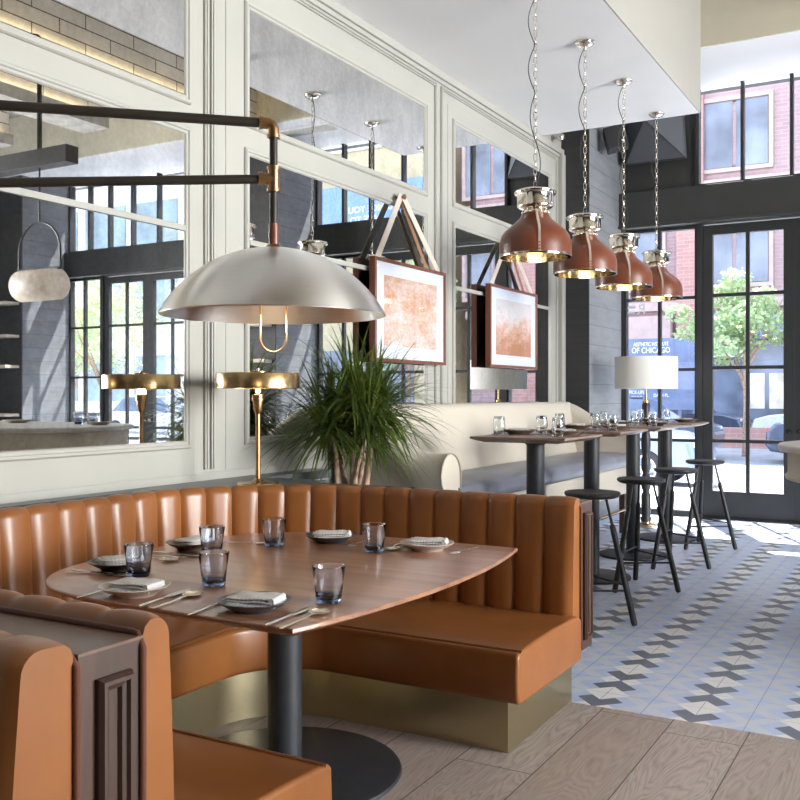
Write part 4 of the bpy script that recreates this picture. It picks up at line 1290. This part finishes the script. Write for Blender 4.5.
# bar table ware
def wine_mesh():
    return MB().lathe([(0.0, 0.0), (0.026, 0.0), (0.031, 0.004), (0.038, 0.022), (0.041, 0.045), (0.039, 0.075), (0.034, 0.103), (0.0345, 0.105), (0.0325, 0.105), (0.0372, 0.075), (0.0392, 0.045), (0.036, 0.023), (0.028, 0.009), (0.0, 0.007)], n=24)
wg0 = wine_mesh().build('stemless_glass', M['clear'], smooth=60)
wused = [False]
def wine(loc, label):
    if not wused[0]: o = wg0; wused[0] = True
    else: o = wg0.copy(); COL.objects.link(o)
    o.location = loc; o.scale = (1, 1, 1.15)
    return tag(o, label, 'glass', 'clear stemless glasses on the bar tables')
tn = ['the bar table nearest the banquette', 'the second bar table', 'the third bar table', 'the farthest bar table']
for i, y in enumerate(tabY):
    z = 1.10
    y = pedY[i] + 0.04
    for (dx, dy, mt, wname) in ((-0.17, 0.10, 'plate_brown', 'left'), (0.15, 0.10, 'plate_dark' if i == 2 else 'plate_brown', 'right')):
        plate_obj(M[mt], (-2.26 + dx, y + dy, z), 'brown stoneware plate on the %s side of %s' % (wname, tn[i]), 0.115, 'plates on the bar tables')
        napkin((-2.26 + dx, y + dy, z + 0.0145), 0.4 + i, 'folded napkin on the %s plate of %s' % (wname, tn[i]), 'napkins on the bar tables')
        cutlery('knife', (-2.26 + dx + 0.140 * (1 if dx < 0 else 0.98), y + dy - 0.12), (-2.26 + dx + 0.140 * (1 if dx < 0 else 0.98), y + dy + 0.1), 'knife beside the %s plate of %s' % (wname, tn[i]), z, 'knives on the bar tables')
        cutlery('fork', (-2.26 + dx - 0.128, y + dy - 0.13), (-2.26 + dx - 0.128, y + dy + 0.1), 'fork beside the %s plate of %s' % (wname, tn[i]), z, 'forks on the bar tables')
    wine((-2.50, y - 0.07, z), 'clear stemless glass at the front left of %s' % tn[i])
    wine((-2.33, y + 0.25, z), 'clear stemless glass at the back of %s' % tn[i])
    if i < 3: wine((-2.06, y - 0.17, z), 'clear stemless glass at the front right of %s' % tn[i])

# ------------------------------------------------------------------ floor lamp by the windows
fl = thing('floor_lamp', 'tall turned black floor lamp with white drum shade by the windows', 'lamp', (-2.66, 9.83, 0))
MB().lathe([(0.0, 0.0), (0.10, 0.0), (0.102, 0.01), (0.09, 0.022), (0.05, 0.03), (0.045, 0.05), (0.0, 0.05)], n=40).build('base', M['brass'], fl, smooth=40)
post = [(0.0, 0.045), (0.05, 0.045), (0.056, 0.08), (0.045, 0.10), (0.05, 0.12), (0.05, 0.32), (0.04, 0.34), (0.032, 0.36), (0.046, 0.39), (0.05, 0.42), (0.05, 0.50), (0.036, 0.53), (0.03, 0.55), (0.048, 0.59), (0.048, 0.70), (0.034, 0.73), (0.044, 0.77), (0.05, 0.85), (0.044, 0.95), (0.034, 1.0), (0.046, 1.03), (0.046, 1.10), (0.036, 1.14), (0.040, 1.20), (0.040, 1.26), (0.03, 1.28), (0.0, 1.28)]
MB().lathe(post, n=28).build('turned_post', M['black'], fl, smooth=50)
MB().lathe([(0.0, 1.28), (0.03, 1.28), (0.03, 1.30), (0.012, 1.315), (0.010, 1.50), (0.0, 1.50)], n=20).build('neck', M['brass'], fl, smooth=40)
MB().lathe([(0.318, 1.425), (0.32, 1.425), (0.32, 1.755), (0.318, 1.755), (0.314, 1.755), (0.314, 1.425)], n=64, closed=True).build('shade', M['shade'], fl, smooth=40)
m = MB()
for k in range(3): m.cyl((0, 0, 1.49), (0.315 * math.cos(k * 2.094), 0.315 * math.sin(k * 2.094), 1.74), 0.003, n=6)
m.build('shade_spider', M['brass'], fl, smooth=40)
MB().sphere((0, 0, 1.56), 0.045).build('bulb', M['bulb_soft'], fl, smooth=60)

# ------------------------------------------------------------------ leather pendants
def link_pts(c, L, w, ang):
    pts = []
    for k in range(12):
        a = 2 * PI * k / 12
        u = (w / 2) * math.cos(a); z = (L / 2 - w / 2) * (1 if math.sin(a) >= 0 else -1) + (w / 2) * math.sin(a)
        pts.append(V((c[0] + u * math.cos(ang), c[1] + u * math.sin(ang), c[2] + z)))
    return pts
def pendant():
    t = thing('pendant_lamp', '', 'lamp', (-2.273, 5.75, 0), group='chestnut leather pendants over the bar tables')
    zb = 2.25
    prof = [(0.232, 0.0), (0.232, 0.06), (0.229, 0.10), (0.219, 0.135), (0.198, 0.165), (0.165, 0.195), (0.128, 0.222), (0.10, 0.250), (0.088, 0.272), (0.082, 0.285)]
    inner = [(r - 0.006, z - 0.003) for r, z in prof[::-1]]
    inner[-1] = (0.226, 0.0)
    MB().lathe([(r, z + zb) for r, z in prof + [(0.076, 0.285)] + inner[1:]], n=64, closed=True).build('leather_shade', M['pleather'], t, smooth=40)
    MB().lathe([(r - 0.0075, z + zb + (0.002 if z < 0.01 else 0)) for r, z in prof], n=64, cap=False).build('lining', M['nickelin'], t, smooth=40)
    m = MB().lathe([(0.2255, zb - 0.002), (0.2335, zb - 0.002), (0.2345, zb + 0.004), (0.2335, zb + 0.010), (0.2255, zb + 0.010)], n=64, closed=True)
    m.build('rim', M['nickel'], t, smooth=40)
    neck = [(0.0, 0.285), (0.082, 0.275), (0.086, 0.285), (0.074, 0.292), (0.072, 0.302), (0.080, 0.306), (0.108, 0.318), (0.117, 0.325), (0.118, 0.332), (0.116, 0.338), (0.118, 0.402), (0.131, 0.404), (0.1345, 0.411), (0.1345, 0.420), (0.128, 0.427), (0.10, 0.436), (0.03, 0.445), (0.0, 0.446)]
    MB().lathe([(r, z + zb) for r, z in neck], n=56).build('nickel_cap', M['nickel'], t, smooth=40)
    # vent holes collar
    m = MB()
    for k in range(16):
        a = 2 * PI * k / 16
        m.sphere((0.083 * math.cos(a), 0.083 * math.sin(a), zb + 0.288), 0.008, 8, 6)
    m.build('collar_bead', M['nickel'], t, smooth=60)
    # stitched seam toward the room
    m = MB()
    sa = math.radians(-62)
    for j, (r, z) in enumerate(prof[:-1]):
        r2, z2 = prof[j + 1]
        for q in range(3 if abs(z2 - z) + abs(r2 - r) > 0.03 else 2):
            f = q / 3
            rr = r + (r2 - r) * f + 0.002; zz = zb + z + (z2 - z) * f + 0.006
            for s in (1, -1):
                a0, a1 = sa - s * 0.008 / rr, sa + s * 0.008 / rr
                m.tube([V((rr * math.cos(a0), rr * math.sin(a0), zz)), V((rr * math.cos(a1), rr * math.sin(a1), zz + 0.013))], 0.0018, 5)
    m.build('stitching', M['strap'], t, smooth=60)
    m = MB().lathe([(0.0, zb + 0.10), (0.022, zb + 0.10), (0.026, zb + 0.13), (0.05, zb + 0.26), (0.0, zb + 0.26)], n=20)
    m.build('socket', M['nickelin'], t, smooth=40)
    MB().sphere((0, 0, zb + 0.075), 0.040).build('bulb', M['bulb'], t, smooth=60)
    m = MB()
    z = zb + 0.446; k = 0
    L = 0.052
    while z < ZS - 0.05:
        m.tube(link_pts((0, 0, z + L / 2 - 0.004), L, 0.021, 0.5 + (PI / 2 if k % 2 else 0)), 0.0027, 6, closed=True)
        z += L - 0.0075; k += 1
    m.build('chain', M['nickel'], t, smooth=60)
    pts = []
    for i in range(60):
        f = i / 59
        zz = zb + 0.45 + (ZS - 0.03 - zb - 0.45) * f
        a = 0.030 * abs(math.sin(f * PI * 4.0)) * (1.5 if f > 0.5 else 1.1)
        sgn = 1 if int(f * 4) == 0 else -1
        pts.append(V((sgn * a * math.cos(AY), sgn * a * math.sin(AY), zz)))
    MB().tube(pts, 0.0036, 6).build('cord', M['black'], t, smooth=60)
    MB().lathe([(0.0, ZS - 0.052), (0.010, ZS - 0.052), (0.014, ZS - 0.042), (0.045, ZS - 0.034), (0.062, ZS - 0.022), (0.066, ZS - 0.010), (0.072, ZS - 0.008), (0.072, ZS), (0.0, ZS)], n=40).build('canopy', M['nickel'], t, smooth=40)
    return t
pd = pendant()
pd['label'] = 'chestnut leather pendant lamp largest and nearest, in front of the second framed print'
for y, l in ((6.735, 'second chestnut leather pendant lamp from the nearest'), (7.72, 'third chestnut leather pendant lamp from the nearest'), (8.76, 'smallest and farthest chestnut leather pendant lamp, above the white drum shade')):
    dup(pd, (-2.273, y, 0), 0, l)

# ------------------------------------------------------------------ round-ended bar counter at the right
bc = thing('bar_counter', 'round-ended bar counter with pale stone top at the right edge', 'counter', (0, 5.75, 0))
def stadium(x0, x1, yc, r, n=32):
    pts = [(x0 + r * math.cos(PI / 2 + PI * k / n), yc + r * math.sin(PI / 2 + PI * k / n)) for k in range(n + 1)]
    return pts + [(x1, yc - r), (x1, yc + r)]
def sweep_poly(m, secs, x0, x1, yc):
    rows = []
    for r, z in secs:
        rows.append([V((x, y, z)) for x, y in stadium(x0, x1, yc, r)])
    m.grid(rows, close_v=True, cap=True)
m = MB(); sweep_poly(m, [(0.80, 1.05), (0.822, 1.053), (0.826, 1.065), (0.826, 1.082), (0.820, 1.09), (0.815, 1.09)], 0.03, 4.2, 5.75)
m.build('countertop', M['stone'], bc, world=True, smooth=35)
m = MB(); sweep_poly(m, [(0.775, 0.895), (0.795, 0.90), (0.80, 0.915), (0.79, 0.925), (0.785, 0.935), (0.785, 1.05)], 0.04, 4.2, 5.75)
m.build('apron', M['stone_side'], bc, world=True, smooth=35)
m = MB(); sweep_poly(m, [(0.45, 0.0), (0.45, 0.896)], 0.1, 4.2, 5.75)
m.build('counter_base', M['charcoal2'], bc, world=True, smooth=35)
for (x, y, w) in ((-0.28, 6.12, 'leftmost'), (-0.16, 6.20, 'second'), (-0.08, 6.12, 'third'), (0.02, 6.22, 'last')):
    tumbler((x, y, 1.09), 'smoky tumbler on the bar counter, %s of four seen in the left mirror' % w, 'smoky tumblers on the bar counter')
plate_obj(M['plate_light'], (-0.42, 6.05, 1.09), 'sand plate at the round end of the bar counter', 0.115, 'plates on the bar counter')
plate_obj(M['plate_light'], (0.8, 6.15, 1.09), 'sand plate further along the bar counter', 0.14, 'plates on the bar counter')

# pill pendant under a rail, seen in the mirror
t = thing('pill_pendant', 'milky pill shaped glass pendant in a black hoop, reflected in the left mirror', 'lamp', (0, 5.75, 2.34))
prof = [(0.0, -0.375)]
for k in range(9): a = PI / 2 * k / 8; prof.append((max(1e-4, 0.14 * math.sin(a)), -0.235 - 0.14 * math.cos(a) * 0.14))
for k in range(9): a = PI / 2 * (8 - k) / 8; prof.append((max(1e-4, 0.14 * math.sin(a)), 0.235 + 0.14 * math.cos(a) * 0.14))
MB().lathe(prof[1:], axis='X', n=40).build('glass_shade', M['alabaster'], t, smooth=50)
pts = [V((-0.27, 0, 0.15)), V((-0.27, 0, 0.28))]
for k in range(15):
    a = PI - PI * k / 14
    pts.append(V((0.27 * math.cos(a), 0, 0.30 + 0.26 * math.sin(a))))
pts += [V((0.27, 0, 0.28)), V((0.27, 0, 0.15))]
MB().tube(pts, 0.009, 8).build('hoop', M['black'], t, smooth=60)
MB().cyl((0, 0, 0.56), (0, 0, 1.045), 0.008, n=8).build('drop_rod', M['black'], t, smooth=40)
MB().box((-0.27, -0.012, 0.13), (0.27, 0.012, 0.155)).build('saddle', M['black'], t, bevel=0.003)
t = thing('light_rail', 'dark box section lighting rail hung over the bar counter', 'light rail', (0, 5.75, 3.385))
MB().box((-0.42, -0.07, 0), (4.0, 0.07, 0.15)).build('rail_box', M['charcoal2'], t, bevel=0.004)
MB().tube([V((0, 0, 0.15)), V((0, 0, 1.16)), V((0.02, 0, 1.18)), V((0.48, 0, 1.30))], 0.022, 12).build('hanger', M['charcoal2'], t, smooth=40)
MB().cyl((2.1, 0, 0.15), (2.1, 0, 1.255), 0.022, n=12).build('hanger', M['charcoal2'], t, smooth=40)

# ------------------------------------------------------------------ street outside
ZG = -0.04
struct(MB().box((-60, YB + 0.25, -0.3), (70, 14.4, ZG)).box((-60, YB + 0.04, -0.3), (70, YB + 0.26, ZG)), 'pavement', M['pave'])
struct(MB().box((-60, 14.4, -0.3), (70, 14.6, ZG + 0.0)), 'kerb', M['curb'])
struct(MB().box((-60, 14.6, -0.4), (70, 32.6, ZG - 0.12)), 'road', M['asphalt'])
struct(MB().box((-60, 32.6, -0.3), (70, 34.0, ZG)), 'far_pavement', M['pave'])

def building(x0, x1, y, h, wallm, label, cols, rows_, first, ww, wh, winm, step, dep=12):
    t = thing('street_building', label, 'building', ((x0 + x1) / 2, y, ZG))
    MB().box((x0, y, ZG), (x1, y + dep, h)).build('wall', wallm, t, world=True)
    return t
bb = building(-34, 9.2, 34.0, 22.0, M['brick'], 'red brick corner building across the street behind the tree', 0, 0, 0, 0, 0, None, 0)
wx = -32.5
k = 0
while wx < 8.0:
    for r, z in enumerate((5.2, 9.2, 13.2, 17.2)):
        f = MB().rect((0, 34.0, 0), (1, 0, 0), (0, 0, 1), (0, -1, 0), wx - 0.12, wx + 2.42, z - 0.15, z + 2.45, [(0, 0), (0, 0.10), (0.14, 0.10), (0.16, 0.0), (0.20, -0.0)])
        fo = f.build('window', M['trimstone'], bb, world=True)
        p = MB().box((wx + 0.05, 33.97, z + 0.02), (wx + 1.09, 33.995, z + 2.28)).box((wx + 1.21, 33.97, z + 0.02), (wx + 2.25, 33.995, z + 2.28))
        p.build('pane', M['winblue'], fo, world=True)
    wx += 3.6; k += 1
for z in (4.35, 8.5, 12.5, 16.5): MB().box((-34.1, 33.78, z), (9.3, 34.0, z + 0.30)).build('stone_band', M['trimstone'], bb, world=True)
for x in (-29.2, -22, -14.8, -7.6, -0.4, 6.8): MB().box((x - 0.45, 33.7, ZG), (x + 0.45, 34.0, 21.8)).build('pilaster', M['brick_red'], bb, world=True)
for x in (-28.6, -21.4, -14.2, -7.0, 0.2):
    f = MB().box((x, 33.9, 0.5), (x + 6.2, 33.99, 3.3)).build('shop_window', M['winblue'], bb, world=True)
MB().box((-16.0, 33.45, 3.3), (-8.2, 33.99, 4.15)).build('fascia', M['trimstone'], bb, world=True)
MB().box((-7.0, 33.45, 3.25), (-0.6, 33.99, 4.15)).build('fascia', M['navy'], bb, world=True)
MB().box((-6.95, 33.40, 2.65), (-5.75, 33.46, 3.3)).build('awning_sign', M['decal'], bb, world=True)
for x in (-5.75, -5.0, -3.6): MB().box((x, 33.86, 0.9), (x + 0.6, 33.9, 2.1)).build('poster', M['poster'], bb, world=True)
MB().box((-34, 33.3, 21.4), (9.4, 34.0, 22.2)).build('cornice', M['trimstone'], bb, world=True)

# lettered sign panel across the street, seen in the sidelight
sg = thing('street_sign_board', 'blue shopfront sign with white lettering seen through the tall sidelight', 'sign', (-8.6, 29.5, 0))
MB().box((-9.6, 29.50, 0.9), (-6.45, 29.58, 3.12)).box((-9.2, 29.52, ZG - 0.12), (-9.1, 29.57, 0.9)).box((-7.0, 29.52, ZG - 0.12), (-6.9, 29.57, 0.9)).build('board', M['navy'], sg, world=True)
RX = (PI / 2, 0, 0)
text('AESTHETIC INSTITUTE', 'lettering', M['decal'], 0.165, (-7.83, 29.49, 2.89), RX, sg, 0.66)
text('OF CHICAGO', 'lettering', M['decal'], 0.25, (-7.83, 29.49, 2.67), RX, sg, 0.78)
text('PICK-UPS', 'lettering', M['decal'], 0.16, (-8.27, 29.49, 1.39), RX, sg, 0.72)
text('ONLY', 'lettering', M['decal'], 0.16, (-8.27, 29.49, 1.22), RX, sg, 0.8)
text('DASH PL.', 'lettering', M['decal'], 0.15, (-7.50, 29.49, 1.30), RX, sg, 0.8)

# reversed logo letter on the inside of the sidelight glass
dc = thing('window_decal', 'white reversed R logo stuck on the sidelight glass', 'decal', (-2.88, YB + 0.008, 2.3))
text('R', 'letter', M['decal'], 0.17, (-2.985, YB + 0.008, 2.29), (PI / 2, 0, PI), dc, 1.0, depth=0.0008)
MB().box((-3.145, YB + 0.0065, 2.36), (-3.05, YB + 0.0085, 2.39)).box((-3.145, YB + 0.0065, 2.30), (-3.06, YB + 0.0085, 2.325)).build('underline', M['decal'], dc, world=True)

# tan building with a billboard, pale office block (seen in the mirrors)
tb = building(10.2, 20.5, 33.0, 11.6, M['stucco'], 'tan stucco building with pale blue billboard, reflected in the middle mirror', 0, 0, 0, 0, 0, None, 0)
MB().box((9.9, 32.9, 11.4), (20.8, 33.1, 11.75)).build('cornice', M['office'], tb, world=True)
for x in (11.2, 14.2, 17.2):
    f = MB().box((x, 32.93, 0.4), (x + 2.3, 33.0, 3.2)).build('shop_window', M['winblue'], tb, world=True)
bi = thing('billboard', 'pale blue billboard with white lettering reflected in the mirror behind the plant', 'billboard', (12.8, 32.0, 7.4))
MB().box((10.1, 31.95, 7.3), (16.2, 32.1, 9.75)).build('panel', M['billboard'], bi, world=True)
MB().box((10.4, 32.1, 7.6), (10.6, 32.98, 7.8)).box((15.6, 32.1, 7.6), (15.8, 32.98, 7.8)).build('bracket', M['charcoal'], bi, world=True)
text('RANGE YOU', 'lettering', M['decal'], 0.36, (12.55, 31.94, 8.62), RX, bi, 1.05)
text('HAVE TO', 'lettering', M['decal'], 0.36, (12.75, 31.94, 8.22), RX, bi, 1.05)
ob = building(21.5, 62, 40.0, 26.0, M['office'], 'pale office block with teal window bands, reflected in the left mirror', 0, 0, 0, 0, 0, None, 0)
for z in (1.0, 5.4, 9.8, 14.2, 18.6, 22.6):
    for x in range(22, 60, 4):
        f = MB().box((x + 0.2, 39.93, z), (x + 3.5, 40.0, z + 2.6)).build('window', M['winteal'], ob, world=True)

def tree(x, y, zc, rx, rz, n, label, trunk_h, seed):
    rnd = random.Random(seed)
    t = thing('street_tree', label, 'tree', (x, y, ZG), group='street trees')
    pts = [V((x, y, ZG - 0.12)), V((x + 0.04, y, trunk_h * 0.5)), V((x - 0.02, y, zc))]
    m = MB().tube(pts, [0.065, 0.055, 0.03], 10)
    for k in range(7):
        a = rnd.uniform(0, 2 * PI)
        m.tube([V((x, y, trunk_h * 0.7 + 0.15 * k)), V((x + rx * 0.7 * math.cos(a), y + rx * 0.7 * math.sin(a), zc + rnd.uniform(-0.3, 0.7) * rz))], [0.035, 0.01], 6)
    m.build('trunk', M['bark'], t, smooth=60, world=True)
    m = MB()
    cl = [(V((rnd.gauss(0, 0.45) * rx, rnd.gauss(0, 0.4) * rx, rnd.gauss(0, 0.42) * rz)), rnd.uniform(0.2, 0.42)) for _ in range(34)]
    for i in range(n):
        c_, s_ = rnd.choice(cl)
        d = V((rnd.gauss(0, 1), rnd.gauss(0, 1), rnd.gauss(0, 1))).normalized() * (s_ * rx * rnd.uniform(0.5, 1.0))
        p = V((x, y, zc)) + c_ + V((d.x, d.y, d.z * 0.7))
        u = V((rnd.gauss(0, 1), rnd.gauss(0, 1), rnd.gauss(0, 0.6))).normalized()
        w = u.cross(V((rnd.gauss(0, 1), rnd.gauss(0, 1), rnd.gauss(0, 1)))).normalized()
        q = rnd.uniform(0.05, 0.10)
        m.b.faces.new([m.b.verts.new(p - u * q), m.b.verts.new(p + w * q * 0.5), m.b.verts.new(p + u * q), m.b.verts.new(p - w * q * 0.5)])
    m.build('leaf_crown', M['leaf_tree'], t, world=True, doubles=False)
tree(-4.2, 24.5, 3.2, 1.35, 1.15, 4200, 'green street tree seen through the glazed door', 2.0, 3)
tree(20.0, 25.0, 4.2, 2.6, 2.4, 5200, 'green street tree reflected in the left mirror', 2.0, 5)
tree(26.0, 29.0, 4.6, 2.8, 2.6, 4500, 'green street tree further along, reflected behind the brass lamp', 2.2, 8)
tree(8.6, 28.0, 3.6, 1.9, 1.8, 4000, 'green street tree reflected behind the second framed print', 2.0, 11)

o = MB().box((-12, 28.3, ZG - 0.12), (2, 28.7, 0.42)).build('planter_wall', M['brick_red']); tag(o, 'low red brick planter wall across the street', 'wall')

def car(x, y, flip, paintm, label):
    t = thing('parked_car', label, 'car', (x, y, ZG - 0.12), PI if flip else 0, group='cars in the street')
    body = [(-2.15, 0.30), (-2.2, 0.55), (-2.12, 0.78), (-1.7, 0.90), (-1.0, 0.96), (1.3, 0.96), (2.0, 0.90), (2.18, 0.72), (2.2, 0.42), (2.1, 0.28), (1.75, 0.24), (-1.8, 0.24)]
    rows = []
    for yy, s in ((-0.86, 0.97), (-0.80, 1.0), (0.80, 1.0), (0.86, 0.97)):
        rows.append([V((bx * s, yy, 0.6 + (bz - 0.6) * s)) for bx, bz in body])
    MB().grid(rows, close_v=True, cap=True).build('body', paintm, t, smooth=35, bevel=0.03)
    cab = [(-1.15, 0.95), (-0.55, 1.38), (-0.2, 1.45), (0.9, 1.45), (1.3, 1.38), (1.85, 0.95)]
    rows = []
    for yy, zt_ in ((-0.80, 0.0), (-0.62, 1.0), (0.62, 1.0), (0.80, 0.0)):
        rows.append([V((bx * (0.97 if zt_ else 1), yy, (bz if zt_ else 0.95 + (bz - 0.95) * 0.0)) ) for bx, bz in cab])
    MB().grid(rows, close_v=True, cap=True).build('greenhouse', M['carglass'], t, smooth=30)
    MB().box((-0.25, -0.60, 1.44), (1.0, 0.60, 1.475)).build('roof', paintm, t, bevel=0.03)
    for px_ in (0.32, ):
        for s in (-1, 1): MB().bc((px_, s * 0.72, 1.2), (0.07, 0.05, 0.55), Matrix.Rotation(-s * 0.38, 3, 'X')).build('pillar', paintm, t)
    for wx_ in (-1.38, 1.36):
        for s in (-1, 1):
            w = MB().lathe([(0.20, -0.11), (0.31, -0.11), (0.33, -0.08), (0.33, 0.08), (0.31, 0.11), (0.20, 0.11)], (wx_, s * 0.78, 0.33), 28, 'Y', closed=True).build('wheel', M['rubber'], t, smooth=40)
            m = MB()
            for k in range(8):
                a = 2 * PI * k / 8
                m.tube([V((wx_ + 0.04 * math.cos(a), s * 0.88, 0.33 + 0.04 * math.sin(a))), V((wx_ + 0.21 * math.cos(a), s * 0.88, 0.33 + 0.21 * math.sin(a)))], 0.022, 6)
            m.lathe([(0.0, -0.02), (0.06, -0.02), (0.06, 0.02), (0.0, 0.02)], (wx_, s * 0.885, 0.33), 16, 'Y')
            m.lathe([(0.195, -0.02), (0.225, -0.02), (0.225, 0.02), (0.195, 0.02)], (wx_, s * 0.88, 0.33), 28, 'Y', closed=True)
            m.build('rim', M['rim'], w, smooth=40)
    for s in (-1, 1):
        MB().bc((2.12, s * 0.66, 0.74), (0.12, 0.22, 0.12)).build('tail_light', M['redlens'], t, bevel=0.02)
        MB().bc((-2.08, s * 0.62, 0.70), (0.14, 0.28, 0.12)).build('headlight', M['rim'], t, bevel=0.02)
    return t
car(-5.5, 15.9, True, M['carblue'], 'blue grey car parked just outside the tall sidelight')
car(-6.75, 23.2, True, M['cardark'], 'dark car passing left behind the door panes')
car(-7.5, 31.4, True, M['cardark'], 'dark blue car across the street left of the silver one')
car(-2.85, 31.5, False, M['carsilver'], 'silver car across the street right in the door panes')
car(-1.15, 22.9, True, M['cardark'], 'dark car with a red tail light at the right door pane')
car(16.5, 24.5, False, M['carsilver'], 'silver car reflected low in the left mirror')
car(22.5, 24.2, False, M['cardark'], 'dark car reflected low in the left mirror')

ts = thing('traffic_light', 'traffic light on black pole reflected in the left mirror', 'traffic light', (14.5, 18.0, ZG))
MB().cyl((14.5, 18.0, ZG), (14.5, 18.0, 4.5), 0.07, n=14).build('pole', M['charcoal'], ts, world=True, smooth=40)
MB().box((14.1, 17.8, 1.7), (14.45, 18.0, 2.75)).build('signal_box', M['charcoal'], ts, world=True, bevel=0.03)
for z, mt in ((2.55, M['black']), (2.23, M['black']), (1.91, M['greensig'])):
    MB().cyl((14.275, 17.805, z), (14.275, 17.77, z), 0.11, n=20).build('lens', mt, ts, world=True, smooth=40)
MB().box((13.9, 17.9, 2.95), (14.9, 17.93, 3.13)).build('street_name_sign', M['greensign'], ts, world=True)

# ------------------------------------------------------------------ light
w = bpy.data.worlds.new('world'); S.world = w; w.use_nodes = True
nt = w.node_tree
bg = nt.nodes['Background']
tc = nt.nodes.new('ShaderNodeTexCoord')
sp = nt.nodes.new('ShaderNodeSeparateXYZ'); nt.links.new(tc.outputs['Generated'], sp.inputs[0])
rp = nt.nodes.new('ShaderNodeValToRGB'); nt.links.new(sp.outputs[2], rp.inputs[0])
rp.color_ramp.elements[0].position = 0.0; rp.color_ramp.elements[0].color = (0.93, 0.96, 1.0, 1)
rp.color_ramp.elements[1].position = 0.7; rp.color_ramp.elements[1].color = (0.62, 0.76, 1.0, 1)
nt.links.new(rp.outputs[0], bg.inputs[0])
bg.inputs[1].default_value = 4.0

def light(name, typ, loc, energy, col=(1, 1, 1), size=None, size_y=None, target=None, label=None, **k):
    L = bpy.data.lights.new(name, typ); L.energy = energy; L.color = col
    if typ == 'AREA':
        L.shape = 'RECTANGLE'; L.size = size; L.size_y = size_y
    o = bpy.data.objects.new(name, L); COL.objects.link(o); o.location = loc
    if target is not None:
        o.rotation_euler = (V(target) - V(loc)).to_track_quat('-Z', 'Y').to_euler()
    for a, b in k.items(): setattr(L, a, b)
    return o
sun = light('sun', 'SUN', (-10, 30, 30), 21.0, (1.0, 0.95, 0.87), angle=math.radians(0.6))
sd = V((-0.38, 0.80, 1.55))
sun.rotation_euler = (-sd).to_track_quat('-Z', 'Y').to_euler()
# fill lights added at made-up openings in the unseen right wall
for y, e in ((2.2, 105), (5.5, 440)):
    light('side_fill_light', 'AREA', (XR - 0.02, y, 2.05), e, (1.0, 0.985, 0.96), 2.9, 3.0, (0, y, 1.95), spread=math.radians(112))
# sky portals in the window wall
for x0, x1, z0, z1 in ((-3.18, 0.48, 0.05, 4.78), (1.82, 5.38, 0.05, 4.78)):
    o = light('sky_portal', 'AREA', ((x0 + x1) / 2, YB + 0.2, (z0 + z1) / 2), 1, (1, 1, 1), x1 - x0, z1 - z0, ((x0 + x1) / 2, 0, (z0 + z1) / 2))
    o.data.cycles.is_portal = True
# downlights that the room has in its ceiling
# bulbs of the pendants and the lamps
for y in (5.75, 6.735, 7.72, 8.76):
    light('pendant_bulb_light', 'POINT', (-2.273, y, 2.27), 0.6, (1.0, 0.78, 0.5), shadow_soft_size=0.04)
light('table_lamp_light', 'POINT', (-3.08, 3.91, 1.375), 0.9, (1.0, 0.72, 0.42), shadow_soft_size=0.025)
light('dome_lamp_light', 'POINT', (LX, LY, 1.62), 4.0, (1.0, 0.80, 0.55), shadow_soft_size=0.04)

S.view_settings.view_transform = 'Standard'
S.view_settings.look = 'None'
S.view_settings.gamma = 1.0
S.view_settings.use_curve_mapping = False
S.view_settings.exposure = 0.25
cy = S.cycles
cy.use_denoising = True
cy.max_bounces = 10; cy.diffuse_bounces = 5; cy.glossy_bounces = 6; cy.transmission_bounces = 8; cy.transparent_max_bounces = 12
cy.sample_clamp_indirect = 6.0
cy.caustics_reflective = False; cy.caustics_refractive = False
